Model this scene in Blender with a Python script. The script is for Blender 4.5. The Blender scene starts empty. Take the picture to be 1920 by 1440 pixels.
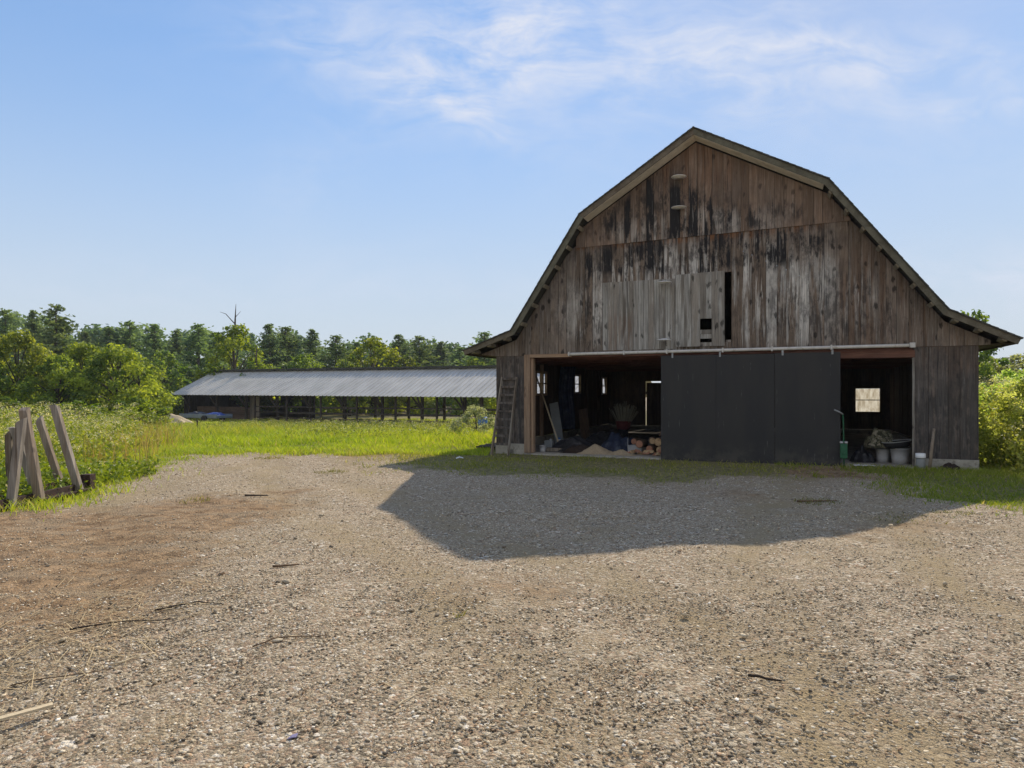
import bpy, math, random
import numpy as np
R = math.radians
rng = np.random.default_rng(7)
random.seed(7)
scene = bpy.context.scene
COL = scene.collection

# ------------------------------------------------------------------ camera, sky, sun, exposure
EYE = 1.6
cam_d = bpy.data.cameras.new('camera')
cam_d.sensor_width = 36.0
cam_d.lens = 24.0
cam_d.shift_y = 15.0 / 1920.0
cam_d.clip_end = 3000.0
cam = bpy.data.objects.new('camera', cam_d)
cam.location = (0, 0, EYE)
cam.rotation_euler = (R(90), 0, 0)
COL.objects.link(cam)
scene.camera = cam

SUN_EL, SUN_AZ = R(37.2), R(26.6)          # azimuth from +Y (view direction) towards +X
HAZE_DENSITY = .00028
SUN_STRENGTH, SKY_STRENGTH, EXPOSURE = 4.8, 0.15, 0.0

scene.view_settings.view_transform = 'Standard'
scene.view_settings.look = 'None'
scene.view_settings.gamma = 1.0
scene.view_settings.exposure = EXPOSURE
scene.view_settings.use_curve_mapping = False
cy = scene.cycles
cy.use_denoising = True
try:
    cy.denoiser = 'OPENIMAGEDENOISE'
    cy.denoising_input_passes = 'RGB_ALBEDO_NORMAL'
    cy.denoising_prefilter = 'ACCURATE'
except Exception:
    pass
cy.max_bounces = 8
cy.diffuse_bounces = 5
cy.transparent_max_bounces = 12
cy.sample_clamp_indirect = 6.0
cy.caustics_reflective = False
cy.caustics_refractive = False


class G:
    """small helper that writes node graphs"""
    def __init__(self, tree):
        self.t = tree
        self.t.nodes.clear()

    def n(self, typ, out=0, ins=None, **props):
        nd = self.t.nodes.new(typ)
        for k, v in props.items():
            setattr(nd, k, v)
        for k, v in (ins or {}).items():
            self.put(nd.inputs[k], v)
        return nd.outputs[out] if out is not None else nd

    def put(self, sock, v):
        if isinstance(v, bpy.types.NodeSocket):
            self.t.links.new(v, sock)
        elif isinstance(v, (tuple, list)):
            if sock.type == 'RGBA' and len(v) == 3:
                v = (*v, 1.0)
            sock.default_value = v
        else:
            sock.default_value = v

    def m(self, op, a, b=0.0, c=0.0, clamp=False):
        return self.n('ShaderNodeMath', ins={0: a, 1: b, 2: c}, operation=op, use_clamp=clamp)

    def v(self, op, a, b=(0, 0, 0), out=0):
        ins = {0: a}
        if op == 'SCALE':
            ins[3] = b
        else:
            ins[1] = b
        return self.n('ShaderNodeVectorMath', out, ins=ins, operation=op)

    def mix(self, f, a, b, mode='MIX'):
        nd = self.n('ShaderNodeMix', None, data_type='RGBA', blend_type=mode, clamp_factor=True)
        self.put(nd.inputs[0], f)
        self.put(nd.inputs[6], a)
        self.put(nd.inputs[7], b)
        return nd.outputs[2]

    def ss(self, x, lo, hi, a=0.0, b=1.0):
        return self.n('ShaderNodeMapRange', ins={0: x, 1: lo, 2: hi, 3: a, 4: b}, interpolation_type='SMOOTHSTEP', clamp=True)

    def noise(self, vec, scale, detail=3.0, rough=0.55, dist=0.0, out=0):
        return self.n('ShaderNodeTexNoise', out, ins={'Vector': vec, 'Scale': scale, 'Detail': detail, 'Roughness': rough, 'Distortion': dist})

    def sep(self, v):
        nd = self.n('ShaderNodeSeparateXYZ', None, ins={0: v})
        return nd.outputs[0], nd.outputs[1], nd.outputs[2]

    def comb(self, x, y, z):
        return self.n('ShaderNodeCombineXYZ', ins={0: x, 1: y, 2: z})

    def ramp(self, f, stops):
        nd = self.n('ShaderNodeValToRGB', None, ins={0: f})
        cr = nd.color_ramp
        while len(cr.elements) < len(stops):
            cr.elements.new(0.5)
        for e, (p, c) in zip(cr.elements, stops):
            e.position = p
            e.color = (*c, 1.0) if len(c) == 3 else c
        return nd.outputs[0]


world = bpy.data.worlds.new('World')
scene.world = world
world.use_nodes = True
g = G(world.node_tree)
sky = g.n('ShaderNodeTexSky', None, sky_type='NISHITA', sun_disc=False, sun_elevation=SUN_EL, sun_rotation=SUN_AZ,
          altitude=100.0, air_density=1.0, dust_density=0.15, ozone_density=2.0)
dirv = g.n('ShaderNodeTexCoord', 'Generated')
dx, dy, dz = g.sep(dirv)
dyc = g.m('MAXIMUM', dy, 0.05)
cu = g.m('DIVIDE', dx, dyc)
cw = g.m('DIVIDE', dz, dyc)
pl = g.comb(cu, cw, 0.0)
warp = g.noise(pl, 3.0, 3.0, out=1)
plw = g.v('ADD', pl, g.v('SCALE', g.v('SUBTRACT', warp, (.5, .5, .5)), 0.13))


def cloud_band(cx, cyy, rx, ry, ang):
    q = g.v('SUBTRACT', plw, (cx, cyy, 0))
    qx, qy, _ = g.sep(q)
    c, s = math.cos(ang), math.sin(ang)
    a = g.m('ADD', g.m('MULTIPLY', qx, c), g.m('MULTIPLY', qy, s))
    b = g.m('SUBTRACT', g.m('MULTIPLY', qy, c), g.m('MULTIPLY', qx, s))
    d = g.m('ADD', g.m('POWER', g.m('ABSOLUTE', g.m('DIVIDE', a, rx)), 2.0), g.m('POWER', g.m('ABSOLUTE', g.m('DIVIDE', b, ry)), 2.0))
    return g.m('EXPONENT', g.m('MULTIPLY', d, -1.0))


bands = None
for cx, cyy, rx, ry, ang, amp in [(-.14, .445, .20, .07, -.35, .8), (.0, .53, .20, .07, .55, .8), (.22, .485, .34, .07, -.12, .75),
                                  (.52, .50, .24, .035, -.08, .75), (.72, .17, .26, .05, .12, .9), (-.31, .30, .07, .05, .0, .35),
                                  (.70, .42, .13, .018, .05, .5), (-.30, .55, .10, .06, .3, .35), (.1, .16, .5, .02, .05, .25), (-.05, .385, .1, .03, -.6, .5), (.30, .49, .55, .13, -.05, .7), (-.45, .16, .5, .05, .05, .3)]:
    b = g.m('MULTIPLY', cloud_band(cx, cyy, rx, ry, ang), amp)
    bands = b if bands is None else g.m('ADD', bands, b)
ps = g.v('MULTIPLY', plw, (4.0, 11.0, 1.0))
wisp = g.noise(ps, 1.6, 7.0, 0.62, 0.6)
wisp2 = g.noise(plw, 14.0, 6.0, 0.65)
wsum = g.m('ADD', g.m('MULTIPLY', wisp, .72), g.m('MULTIPLY', wisp2, .28))
cl = g.m('MULTIPLY', bands, g.ss(wsum, .30, .74))
cl = g.m('MULTIPLY', cl, 0.72, clamp=True)
cl = g.m('MULTIPLY', cl, g.ss(dy, .05, .3))
# even the very wide brightness range of the raw sky out, keep its hue
hsv = g.n('ShaderNodeHueSaturation', ins={'Saturation': 1.16, 'Color': sky.outputs[0]})
lum = g.m('MULTIPLY', g.n('ShaderNodeRGBToBW', ins={0: hsv}), SKY_STRENGTH)
k_ = g.m('DIVIDE', 1.52, g.m('SQRT', g.m('ADD', 1.0, g.m('POWER', g.m('DIVIDE', lum, .40), 2.0))))
skyc = g.v('SCALE', hsv, k_)
skyc = g.mix(g.m('ADD', g.m('MULTIPLY', g.ss(dz, .46, .0), .62), .15), skyc, (4.5, 4.95, 5.75))
# unseen warm cloud added behind the camera, as neutral fill light for the shade
bk = g.ss(dy, .05, -.45)
bn = g.noise(g.v('MULTIPLY', dirv, (1.6, 1.6, 3.2)), 1.5, 6.0, .6, .4)
bcl = g.m('MULTIPLY', g.m('MULTIPLY', g.ss(bn, .40, .60), bk), g.ss(dz, .0, .2))
skyc = g.mix(bcl, skyc, (4.9, 4.4, 3.8))
skyf = g.mix(cl, skyc, (4.9, 5.2, 6.0))
bg = g.n('ShaderNodeBackground', ins={0: skyf, 1: SKY_STRENGTH})
g.n('ShaderNodeOutputWorld', None, ins={0: bg})

sun_d = bpy.data.lights.new('sun', 'SUN')
sun_d.energy = SUN_STRENGTH
sun_d.angle = R(0.53)
sun_d.color = (1.0, 0.89, 0.73)
sun = bpy.data.objects.new('sun', sun_d)
sun.rotation_euler = (R(90) - SUN_EL, 0, math.pi - SUN_AZ)
COL.objects.link(sun)


# ------------------------------------------------------------------ helpers
def tag(o, label=None, cat=None, group=None, kind=None):
    if label: o['label'] = label
    if cat: o['category'] = cat
    if group: o['group'] = group
    if kind: o['kind'] = kind
    return o


def thing(name, label, cat, loc=(0, 0, 0), rz=0.0, group=None):
    o = bpy.data.objects.new(name, None)
    o.empty_display_size = .3
    o.location = loc
    o.rotation_euler = (0, 0, rz)
    COL.objects.link(o)
    return tag(o, label, cat, group)


def copy_tree(o, parent=None):
    c = o.copy()
    COL.objects.link(c)
    if parent is not None:
        c.parent = parent
    for ch in list(o.children):
        copy_tree(ch, c)
    return c


class MB:
    """collects shapes and links them as ONE mesh object"""
    def __init__(self):
        self.V, self.F, self.C, self.M, self.S = [], [], [], [], []

    def add(self, vs, fs, col=(1, 1, 1), m=0, smooth=False):
        o = len(self.V)
        self.V += [tuple(map(float, v)) for v in vs]
        self.C += [(*col, 1.0)] * len(vs)
        for f in fs:
            self.F.append([i + o for i in f])
            self.M.append(m)
            self.S.append(smooth)
        return self

    def box(self, x0, x1, y0, y1, z0, z1, col=(1, 1, 1), m=0):
        v = [(x0, y0, z0), (x1, y0, z0), (x1, y1, z0), (x0, y1, z0), (x0, y0, z1), (x1, y0, z1), (x1, y1, z1), (x0, y1, z1)]
        return self.add(v, [(0, 3, 2, 1), (4, 5, 6, 7), (0, 1, 5, 4), (1, 2, 6, 5), (2, 3, 7, 6), (3, 0, 4, 7)], col, m)

    def bar(self, p, q, w, h, col=(1, 1, 1), m=0, up=(0, 0, 1)):
        p, q = np.array(p, float), np.array(q, float)
        d = q - p
        d /= np.linalg.norm(d)
        up = np.array(up, float)
        if abs(d @ up) > .98:
            up = np.array((0, 1, 0), float)
        s = np.cross(d, up); s /= np.linalg.norm(s)
        u = np.cross(s, d)
        v = []
        for b in (p, q):
            for a, c in ((-1, -1), (1, -1), (1, 1), (-1, 1)):
                v.append(b + s * a * w / 2 + u * c * h / 2)
        return self.add(v, [(3, 2, 1, 0), (4, 5, 6, 7), (0, 1, 5, 4), (1, 2, 6, 5), (2, 3, 7, 6), (3, 0, 4, 7)], col, m)

    def tube(self, pts, rad, n=8, col=(1, 1, 1), m=0, smooth=True, capm=None):
        pts = [np.array(p, float) for p in pts]
        if not hasattr(rad, '__len__'):
            rad = [rad] * len(pts)
        vs, prev = [], None
        for i, p in enumerate(pts):
            d = pts[min(i + 1, len(pts) - 1)] - pts[max(i - 1, 0)]
            d = d / (np.linalg.norm(d) + 1e-9)
            if prev is None:
                a = np.array((1, 0, 0)) if abs(d[0]) < .9 else np.array((0, 1, 0))
                s = np.cross(d, a)
            else:
                s = prev - d * (prev @ d)
            s = s / (np.linalg.norm(s) + 1e-9)
            prev = s
            u = np.cross(d, s)
            for k in range(n):
                t = 2 * math.pi * k / n
                vs.append(p + (s * math.cos(t) + u * math.sin(t)) * rad[i])
        fs = []
        for i in range(len(pts) - 1):
            for k in range(n):
                k2 = (k + 1) % n
                fs.append((i * n + k, i * n + k2, (i + 1) * n + k2, (i + 1) * n + k))
        o = len(self.V)
        self.add(vs, fs, col, m, smooth)
        e = (len(pts) - 1) * n
        for f in ([o + k for k in range(n)][::-1], [o + e + k for k in range(n)]):
            self.F.append(f); self.M.append(m if capm is None else capm); self.S.append(False)
        return self

    def lathe(self, prof, c=(0, 0, 0), n=20, col=(1, 1, 1), m=0, smooth=True, cap=True):
        vs, fs = [], []
        for r, z in prof:
            for k in range(n):
                t = 2 * math.pi * k / n
                vs.append((c[0] + r * math.cos(t), c[1] + r * math.sin(t), c[2] + z))
        for i in range(len(prof) - 1):
            for k in range(n):
                k2 = (k + 1) % n
                fs.append((i * n + k, i * n + k2, (i + 1) * n + k2, (i + 1) * n + k))
        o = len(self.V)
        self.add(vs, fs, col, m, smooth)
        if cap:
            e = (len(prof) - 1) * n
            for f in ([o + k for k in range(n)][::-1], [o + e + k for k in range(n)]):
                self.F.append(f); self.M.append(m); self.S.append(False)
        return self

    def prism(self, poly, y0, y1, col=(1, 1, 1), m=0):
        n = len(poly)
        vs = [(x, y0, z) for x, z in poly] + [(x, y1, z) for x, z in poly]
        fs = [tuple(range(n)), tuple(range(2 * n - 1, n - 1, -1))]
        for i in range(n):
            j = (i + 1) % n
            fs.append((i, i + n, j + n, j))
        return self.add(vs, fs, col, m)

    def build(self, name, mats, parent=None, loc=None, rot=None, bevel=0.0):
        me = bpy.data.meshes.new(name)
        me.from_pydata(self.V, [], self.F)
        for mm in (mats if isinstance(mats, (list, tuple)) else [mats]):
            me.materials.append(mm)
        me.polygons.foreach_set('material_index', self.M)
        me.polygons.foreach_set('use_smooth', self.S)
        a = me.color_attributes.new('col', 'FLOAT_COLOR', 'POINT')
        a.data.foreach_set('color', np.array(self.C, dtype=np.float32).ravel())
        me.update()
        o = bpy.data.objects.new(name, me)
        COL.objects.link(o)
        if parent is not None:
            o.parent = parent
        if loc is not None: o.location = loc
        if rot is not None: o.rotation_euler = rot
        if bevel:
            md = o.modifiers.new('bevel', 'BEVEL')
            md.width = bevel; md.segments = 2; md.limit_method = 'ANGLE'
        return o


def np_mesh(name, V, Fq, col=None, mat=None, parent=None, smooth=False, link=True):
    """big meshes straight from arrays; Fq is an (n, k) array of equal-sided faces"""
    me = bpy.data.meshes.new(name)
    nv, (nf, k) = len(V), Fq.shape
    me.vertices.add(nv)
    me.vertices.foreach_set('co', np.ascontiguousarray(V, dtype=np.float32).ravel())
    me.loops.add(nf * k)
    me.loops.foreach_set('vertex_index', np.ascontiguousarray(Fq, dtype=np.int32).ravel())
    me.polygons.add(nf)
    me.polygons.foreach_set('loop_start', np.arange(0, nf * k, k, dtype=np.int32))
    try:
        me.polygons.foreach_set('loop_total', np.full(nf, k, dtype=np.int32))
    except Exception:
        pass
    if col is not None:
        a = me.color_attributes.new('col', 'FLOAT_COLOR', 'POINT')
        c4 = np.ones((nv, 4), dtype=np.float32)
        c4[:, :3] = col
        a.data.foreach_set('color', c4.ravel())
    me.update(calc_edges=True)
    if smooth:
        me.polygons.foreach_set('use_smooth', np.ones(nf, dtype=bool))
    if mat is not None:
        me.materials.append(mat)
    if not link:
        return me
    o = bpy.data.objects.new(name, me)
    COL.objects.link(o)
    if parent is not None:
        o.parent = parent
    return o


# ------------------------------------------------------------------ materials
def new_mat(name):
    m = bpy.data.materials.new(name)
    m.use_nodes = True
    return m, G(m.node_tree)


def finish(g, col, rough=0.85, height=None, bump=0.3, dist=0.01, metal=0.0, spec=0.3, extra=None):
    ins = {'Base Color': col, 'Roughness': rough, 'Metallic': metal, 'Specular IOR Level': spec}
    if height is not None:
        ins['Normal'] = g.n('ShaderNodeBump', ins={'Strength': bump, 'Distance': dist, 'Height': height})
    ins.update(extra or {})
    b = g.n('ShaderNodeBsdfPrincipled', ins=ins)
    g.n('ShaderNodeOutputMaterial', None, ins={0: b})


def plain(name, c, rough=0.6, var=0.25, scale=6.0, metal=0.0, spec=0.35, bump=0.15, dirt=None):
    """a surface with uneven tone, optional dirt patches and fine bumps"""
    m, g = new_mat(name)
    p = g.n('ShaderNodeTexCoord', 'Object')
    a = g.noise(p, scale, 5.0, 0.6)
    b = g.noise(p, scale * 7, 3.0, 0.6)
    f = g.m('ADD', g.m('MULTIPLY', a, .65), g.m('MULTIPLY', b, .35))
    col = g.mix(g.ss(f, .3, .7), tuple(x * (1 - var) for x in c), tuple(min(1, x * (1 + var)) for x in c))
    if dirt is not None:
        col = g.mix(g.ss(g.noise(p, scale * .7, 6.0, .65), .52, .68), col, dirt)
    col = g.mix(1.0, col, g.n('ShaderNodeAttribute', 0, attribute_name='col'), 'MULTIPLY')
    finish(g, col, rough, b, bump, 0.01, metal, spec)
    return m


def wood(name, brown, dark, grey, axis='z', regions=(), knots=0.5, grey_amt=0.5, dark_amt=0.5, rough=0.9, streak=1.0):
    """weathered board wood: grain along `axis`, per-board random tone from the col attribute"""
    m, g = new_mat(name)
    p = g.n('ShaderNodeTexCoord', 'Object')
    at = g.n('ShaderNodeAttribute', None, attribute_name='col')
    r0, r1, r2 = g.sep(at.outputs[1])
    x, y, z = g.sep(p)
    if axis == 'z': along, across = z, g.m('ADD', x, g.m('MULTIPLY', y, .83))
    elif axis == 'x': along, across = x, g.m('ADD', z, g.m('MULTIPLY', y, .83))
    else: along, across = y, g.m('ADD', x, g.m('MULTIPLY', z, .83))
    off = g.m('MULTIPLY', r0, 37.0)
    al = g.m('ADD', along, off)
    # wander of the grain
    wv = g.noise(g.comb(g.m('MULTIPLY', across, 3.0), g.m('MULTIPLY', al, .9), off), 1.0, 2.0)
    ac = g.m('ADD', across, g.m('MULTIPLY', g.m('SUBTRACT', wv, .5), .07))
    grain = g.noise(g.comb(g.m('MULTIPLY', ac, 70.0), g.m('MULTIPLY', al, 1.6), off), 1.0, 4.0, .6)
    strk = g.noise(g.comb(g.m('MULTIPLY', ac, 15.0), g.m('MULTIPLY', al, .75), g.m('ADD', off, 3.1)), 1.0, 5.0, .62)
    strk2 = g.noise(g.comb(g.m('MULTIPLY', ac, 9.0), g.m('MULTIPLY', al, .55), g.m('ADD', off, 9.7)), 1.0, 5.0, .62)
    patch = g.noise(g.comb(g.m('MULTIPLY', across, 1.1), g.m('MULTIPLY', g.m('ADD', along, g.m('MULTIPLY', r1, 1.6)), .8), 2.2), 1.0, 5.0, .6)
    blot = g.noise(g.comb(g.m('MULTIPLY', ac, 6.0), g.m('MULTIPLY', al, 2.6), off), 1.0, 6.0, .7)
    dm, gm, rm = dark_amt, grey_amt, 0.0
    for kind, cx, cz, rx, rz, amp in regions:
        q = g.comb(g.m('DIVIDE', g.m('SUBTRACT', across, cx), rx), g.m('DIVIDE', g.m('SUBTRACT', along, cz), rz), 0.0)
        d = g.v('LENGTH', q, out=1)
        d = g.m('ADD', d, g.m('MULTIPLY', g.m('SUBTRACT', patch, .5), 1.3))
        mk = g.m('MULTIPLY', g.ss(d, 1.25, .55), amp)
        if kind == 'dark': dm = g.m('ADD', mk, dm)
        elif kind == 'grey': gm = g.m('ADD', mk, gm)
        else: rm = g.m('ADD', mk, rm)
    b1 = tuple(c * .62 for c in brown)
    b2 = tuple(min(1, c * 1.35) for c in brown)
    col = g.mix(g.ss(g.m('ADD', g.m('MULTIPLY', strk, .6), g.m('MULTIPLY', r1, .4)), .25, .75), b1, b2)
    col = g.mix(g.m('MULTIPLY', rm, g.ss(strk2, .3, .6)), col, (.19, .085, .038))
    gf = g.m('MULTIPLY', g.ss(g.m('ADD', strk2, g.m('MULTIPLY', g.m('SUBTRACT', r2, .5), .24)), .60, .42), gm, clamp=True)
    g1 = g.mix(g.ss(strk, .35, .65), tuple(c * .7 for c in grey), tuple(min(1, c * 1.25) for c in grey))
    col = g.mix(gf, col, g1)
    df = g.m('ADD', g.m('MULTIPLY', strk, .55), g.m('ADD', g.m('MULTIPLY', blot, .45), g.m('MULTIPLY', g.m('SUBTRACT', r1, .5), .22)))
    df = g.m('MULTIPLY', g.ss(df, .44, .60), dm, clamp=True)
    col = g.mix(df, col, dark)
    col = g.mix(g.m('MULTIPLY', g.ss(g.m('ADD', blot, g.m('MULTIPLY', patch, .25)), .58, .72), g.m('MULTIPLY', dm, .5), clamp=True), col, dark)
    drip = g.noise(g.comb(g.m('MULTIPLY', ac, 34.0), g.m('MULTIPLY', al, 1.15), g.m('ADD', off, 5.5)), 1.0, 5.0, .7)
    dl = g.m('MULTIPLY', g.ss(drip, .56, .66), g.m('ADD', .42, dm), clamp=True)
    col = g.mix(g.m('MULTIPLY', dl, .85), col, dark)
    pale = g.m('MULTIPLY', g.ss(drip, .42, .34), g.m('ADD', .12, g.m('MULTIPLY', gm, .5)), clamp=True)
    col = g.mix(pale, col, tuple(min(1, c * 1.25) for c in grey))
    if knots > 0:
        kv = g.comb(g.m('ADD', g.m('MULTIPLY', ac, 6.0), g.m('MULTIPLY', g.m('SUBTRACT', blot, .5), 1.1)), g.m('ADD', g.m('MULTIPLY', al, 3.3), g.m('MULTIPLY', g.m('SUBTRACT', drip, .5), .9)), off)
        vo = g.n('ShaderNodeTexVoronoi', None, ins={'Vector': kv, 'Scale': 1.0, 'Randomness': 1.0})
        kd = g.m('ADD', vo.outputs['Distance'], g.m('MULTIPLY', g.m('SUBTRACT', blot, .5), .5))
        pick = g.ss(g.sep(vo.outputs['Color'])[0], .45, .5)
        kn = g.m('MULTIPLY', g.m('MULTIPLY', g.ss(kd, .27, .14), pick), knots)
        col = g.mix(kn, col, tuple(c * .55 for c in dark))
    col = g.mix(1.0, col, g.ramp(grain, [(.25, (.62, .62, .62)), (.5, (1, 1, 1)), (.75, (1.22, 1.22, 1.22))]), 'MULTIPLY')
    h = g.m('ADD', g.m('MULTIPLY', grain, .6), g.m('MULTIPLY', strk, .8))
    finish(g, col, rough, h, .5, .012, spec=.2)
    return m


def leaf_mat(name, trans=0.45, tint=(1.25, 1.2, .45)):
    m, g = new_mat(name)
    c = g.n('ShaderNodeAttribute', 0, attribute_name='col')
    oi = g.n('ShaderNodeObjectInfo', None)
    hs = g.n('ShaderNodeHueSaturation', ins={'Hue': g.m('ADD', .488, g.m('MULTIPLY', oi.outputs['Random'], .024)), 'Saturation': 1.0,
             'Value': g.m('ADD', .85, g.m('MULTIPLY', oi.outputs['Random'], .3)), 'Color': c})
    d = g.n('ShaderNodeBsdfPrincipled', ins={'Base Color': hs, 'Roughness': .55, 'Specular IOR Level': .3})
    t = g.n('ShaderNodeBsdfTranslucent', ins={'Color': g.mix(1.0, hs, tint, 'MULTIPLY')})
    mx = g.n('ShaderNodeMixShader', ins={0: trans, 1: d, 2: t})
    g.n('ShaderNodeOutputMaterial', None, ins={0: mx})
    return m


DARK = (.024, .023, .024)
M = {}
M['gable_upper'] = wood('weathered_upper_boards', (.235, .165, .118), DARK, (.44, .415, .375), regions=[
    ('dark', 4.35, 5.72, 1.7, .75, 1.0), ('dark', 5.9, 5.55, 1.4, .35, .7), ('dark', 4.2, 6.5, .8, .5, .45),
    ('grey', 4.9, 5.45, 2.0, .45, .5), ('rust', 5.2, 7.1, 2.2, .9, .35)], knots=.55, grey_amt=.07, dark_amt=.22)
M['gable_lower'] = wood('weathered_gable_boards', (.21, .16, .12), DARK, (.54, .515, .47), regions=[
    ('dark', 5.0, 4.85, 3.1, .55, .95), ('dark', 2.6, 3.6, 1.0, 1.0, .45), ('dark', 8.0, 3.4, 1.8, .9, .35), ('grey', 5.0, 3.75, 3.0, 1.25, .95),
    ('grey', 7.6, 3.6, 1.2, 1.0, .3), ('rust', 4.6, 5.25, 3.4, .16, .9), ('rust', 9.3, 3.4, 1.6, 1.4, .25)], knots=.75, grey_amt=.16, dark_amt=.30)
M['grey_wood'] = wood('silver_grey_boards', (.26, .235, .20), (.05, .046, .042), (.43, .42, .385), regions=[('rust', 3.3, 3.0, .8, .5, .3)], knots=.75, grey_amt=.85, dark_amt=.16)
M['lower_wood'] = wood('blackened_lower_boards', (.155, .122, .098), (.035, .036, .038), (.27, .265, .255), regions=[('dark', 0, 1.0, 30, 1.3, .25), ('rust', 9.8, 2.4, 2.5, .5, .25)], knots=.5, grey_amt=.28, dark_amt=.42)
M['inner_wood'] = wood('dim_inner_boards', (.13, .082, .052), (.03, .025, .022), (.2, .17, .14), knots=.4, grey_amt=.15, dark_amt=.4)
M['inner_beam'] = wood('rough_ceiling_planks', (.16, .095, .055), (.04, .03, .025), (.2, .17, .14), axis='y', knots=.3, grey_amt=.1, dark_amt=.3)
M['fresh_wood'] = wood('tan_frame_timber', (.34, .225, .145), (.10, .06, .04), (.38, .31, .24), knots=.4, grey_amt=.35, dark_amt=.12)
M['fresh_wood_x'] = wood('tan_header_timber', (.36, .235, .145), (.10, .06, .04), (.36, .29, .22), axis='x', knots=.3, grey_amt=.25, dark_amt=.12)
M['red_header'] = wood('red_brown_header', (.20, .085, .055), (.05, .022, .018), (.25, .18, .14), axis='x', knots=.2, grey_amt=.2, dark_amt=.35)
M['rake'] = plain('mossy_rake_board', (.15, .138, .105), .9, .3, 5.0, bump=.4, dirt=(.10, .085, .062))
M['soffit'] = plain('pale_soffit_board', (.72, .66, .55), .85, .15, 4.0, bump=.2, dirt=(.58, .52, .42))
M['shingle'] = plain('asphalt_shingle', (.07, .07, .062), .95, .45, 9.0, bump=.6, dirt=(.08, .085, .055))
M['concrete'] = plain('foundation_concrete', (.42, .39, .33), .95, .2, 5.0, bump=.4, dirt=(.17, .155, .13))
M['slab'] = plain('dusty_floor_slab', (.34, .31, .27), .95, .3, 3.0, bump=.3, dirt=(.15, .13, .10))
M['white_metal'] = plain('painted_white_pipe', (.62, .60, .56), .5, .12, 9.0, bump=.1, dirt=(.45, .42, .36))
M['white_enamel'] = plain('white_enamel', (.9, .9, .9), .35, .08, 12.0, bump=.05)
M['white_plastic'] = plain('white_plastic', (.5, .5, .5), .45, .12, 8.0, bump=.05, dirt=(.5, .47, .42))
M['blue_plastic'] = plain('blue_plastic', (.05, .16, .38), .45, .2, 6.0, bump=.05)
M['tarp_blue'] = plain('dark_blue_tarp', (.016, .024, .052), .6, .5, 9.0, bump=.5, dirt=(.06, .075, .10))
M['tarp_black'] = plain('black_plastic_heap', (.018, .018, .022), .5, .6, 12.0, bump=.5, dirt=(.09, .085, .08))
M['bright_blue'] = plain('bright_blue_tarp', (.025, .06, .26), .55, .3, 6.0, bump=.4)
M['sand'] = plain('tan_sawdust', (.38, .30, .20), .95, .18, 20.0, bump=.5)
M['red_paint'] = plain('dull_red_metal', (.13, .025, .022), .6, .3, 8.0, bump=.1)
M['green_paint'] = plain('green_painted_steel', (.025, .12, .058), .5, .25, 9.0, bump=.1)
M['grey_metal'] = plain('worn_grey_steel', (.33, .34, .34), .5, .2, 9.0, metal=.4, bump=.1)
M['rust'] = plain('rusted_steel', (.045, .026, .02), .9, .5, 14.0, bump=.5, dirt=(.09, .045, .025))
M['black_rubber'] = plain('black_rubber', (.018, .018, .018), .8, .3, 8.0)
M['grey_board'] = plain('grey_sheet_panel', (.30, .31, .30), .7, .15, 3.0, bump=.1)
M['straw'] = plain('pale_dry_stalk', (.34, .31, .22), .9, .25, 20.0)
M['stick'] = plain('dry_stick_bark', (.17, .11, .065), .95, .4, 40.0, bump=.6)
M['bark_and_shadow'] = plain('dark_bark_and_ridge_shadow', (.05, .035, .026), .95, .4, 40.0, bump=.6)  # bark colour, also used for the strips that stand for ridge shadows
M['splinter'] = plain('pale_split_wood', (.62, .50, .32), .9, .2, 30.0, bump=.3)
M['bark'] = plain('grey_brown_bark', (.085, .07, .055), .95, .4, 9.0, bump=.8)
M['log_bark'] = plain('firewood_bark', (.13, .085, .055), .95, .4, 18.0, bump=.8)
M['log_end'] = plain('sawn_log_end', (.52, .37, .21), .9, .25, 18.0, bump=.3, dirt=(.32, .19, .10))
M['log_end_red'] = plain('red_brown_log_end', (.38, .19, .12), .9, .25, 18.0, bump=.3)
M['clod'] = plain('dark_soil', (.035, .023, .017), .95, .5, 14.0, bump=.8)
M['paper'] = plain('white_litter', (.75, .75, .73), .8, .1, 20.0)
M['purple'] = plain('lilac_scrap', (.24, .22, .36), .7, .2, 40.0)
M['aluminium'] = plain('blue_grey_hull', (.17, .21, .26), .45, .2, 3.0, metal=.2)
M['shed_wood'] = wood('dark_shed_timber', (.09, .068, .052), (.03, .027, .025), (.2, .18, .16), knots=.2, grey_amt=.2, dark_amt=.4)
M['shed_red'] = wood('reddish_shed_planks', (.17, .115, .085), (.05, .035, .03), (.2, .15, .12), axis='x', knots=.2, grey_amt=.2, dark_amt=.3)
M['shed_pale'] = wood('pale_shed_planks', (.28, .23, .18), (.1, .08, .06), (.34, .30, .26), knots=.2, grey_amt=.4, dark_amt=.2)
M['post_grey'] = wood('silvered_timber', (.24, .19, .14), (.06, .05, .04), (.38, .355, .31), knots=.5, grey_amt=.55, dark_amt=.2)
M['leaf'] = leaf_mat('broad_leaves', .58, (1.45, 1.3, .5))
M['shrub_leaf'] = leaf_mat('sunlit_shrub_leaves', .68, (1.4, 1.35, .7))
M['needle'] = leaf_mat('pine_needles', .42, (1.2, 1.2, .6))
M['grass'] = leaf_mat('grass_blades', .5, (1.25, 1.15, .4))


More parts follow.
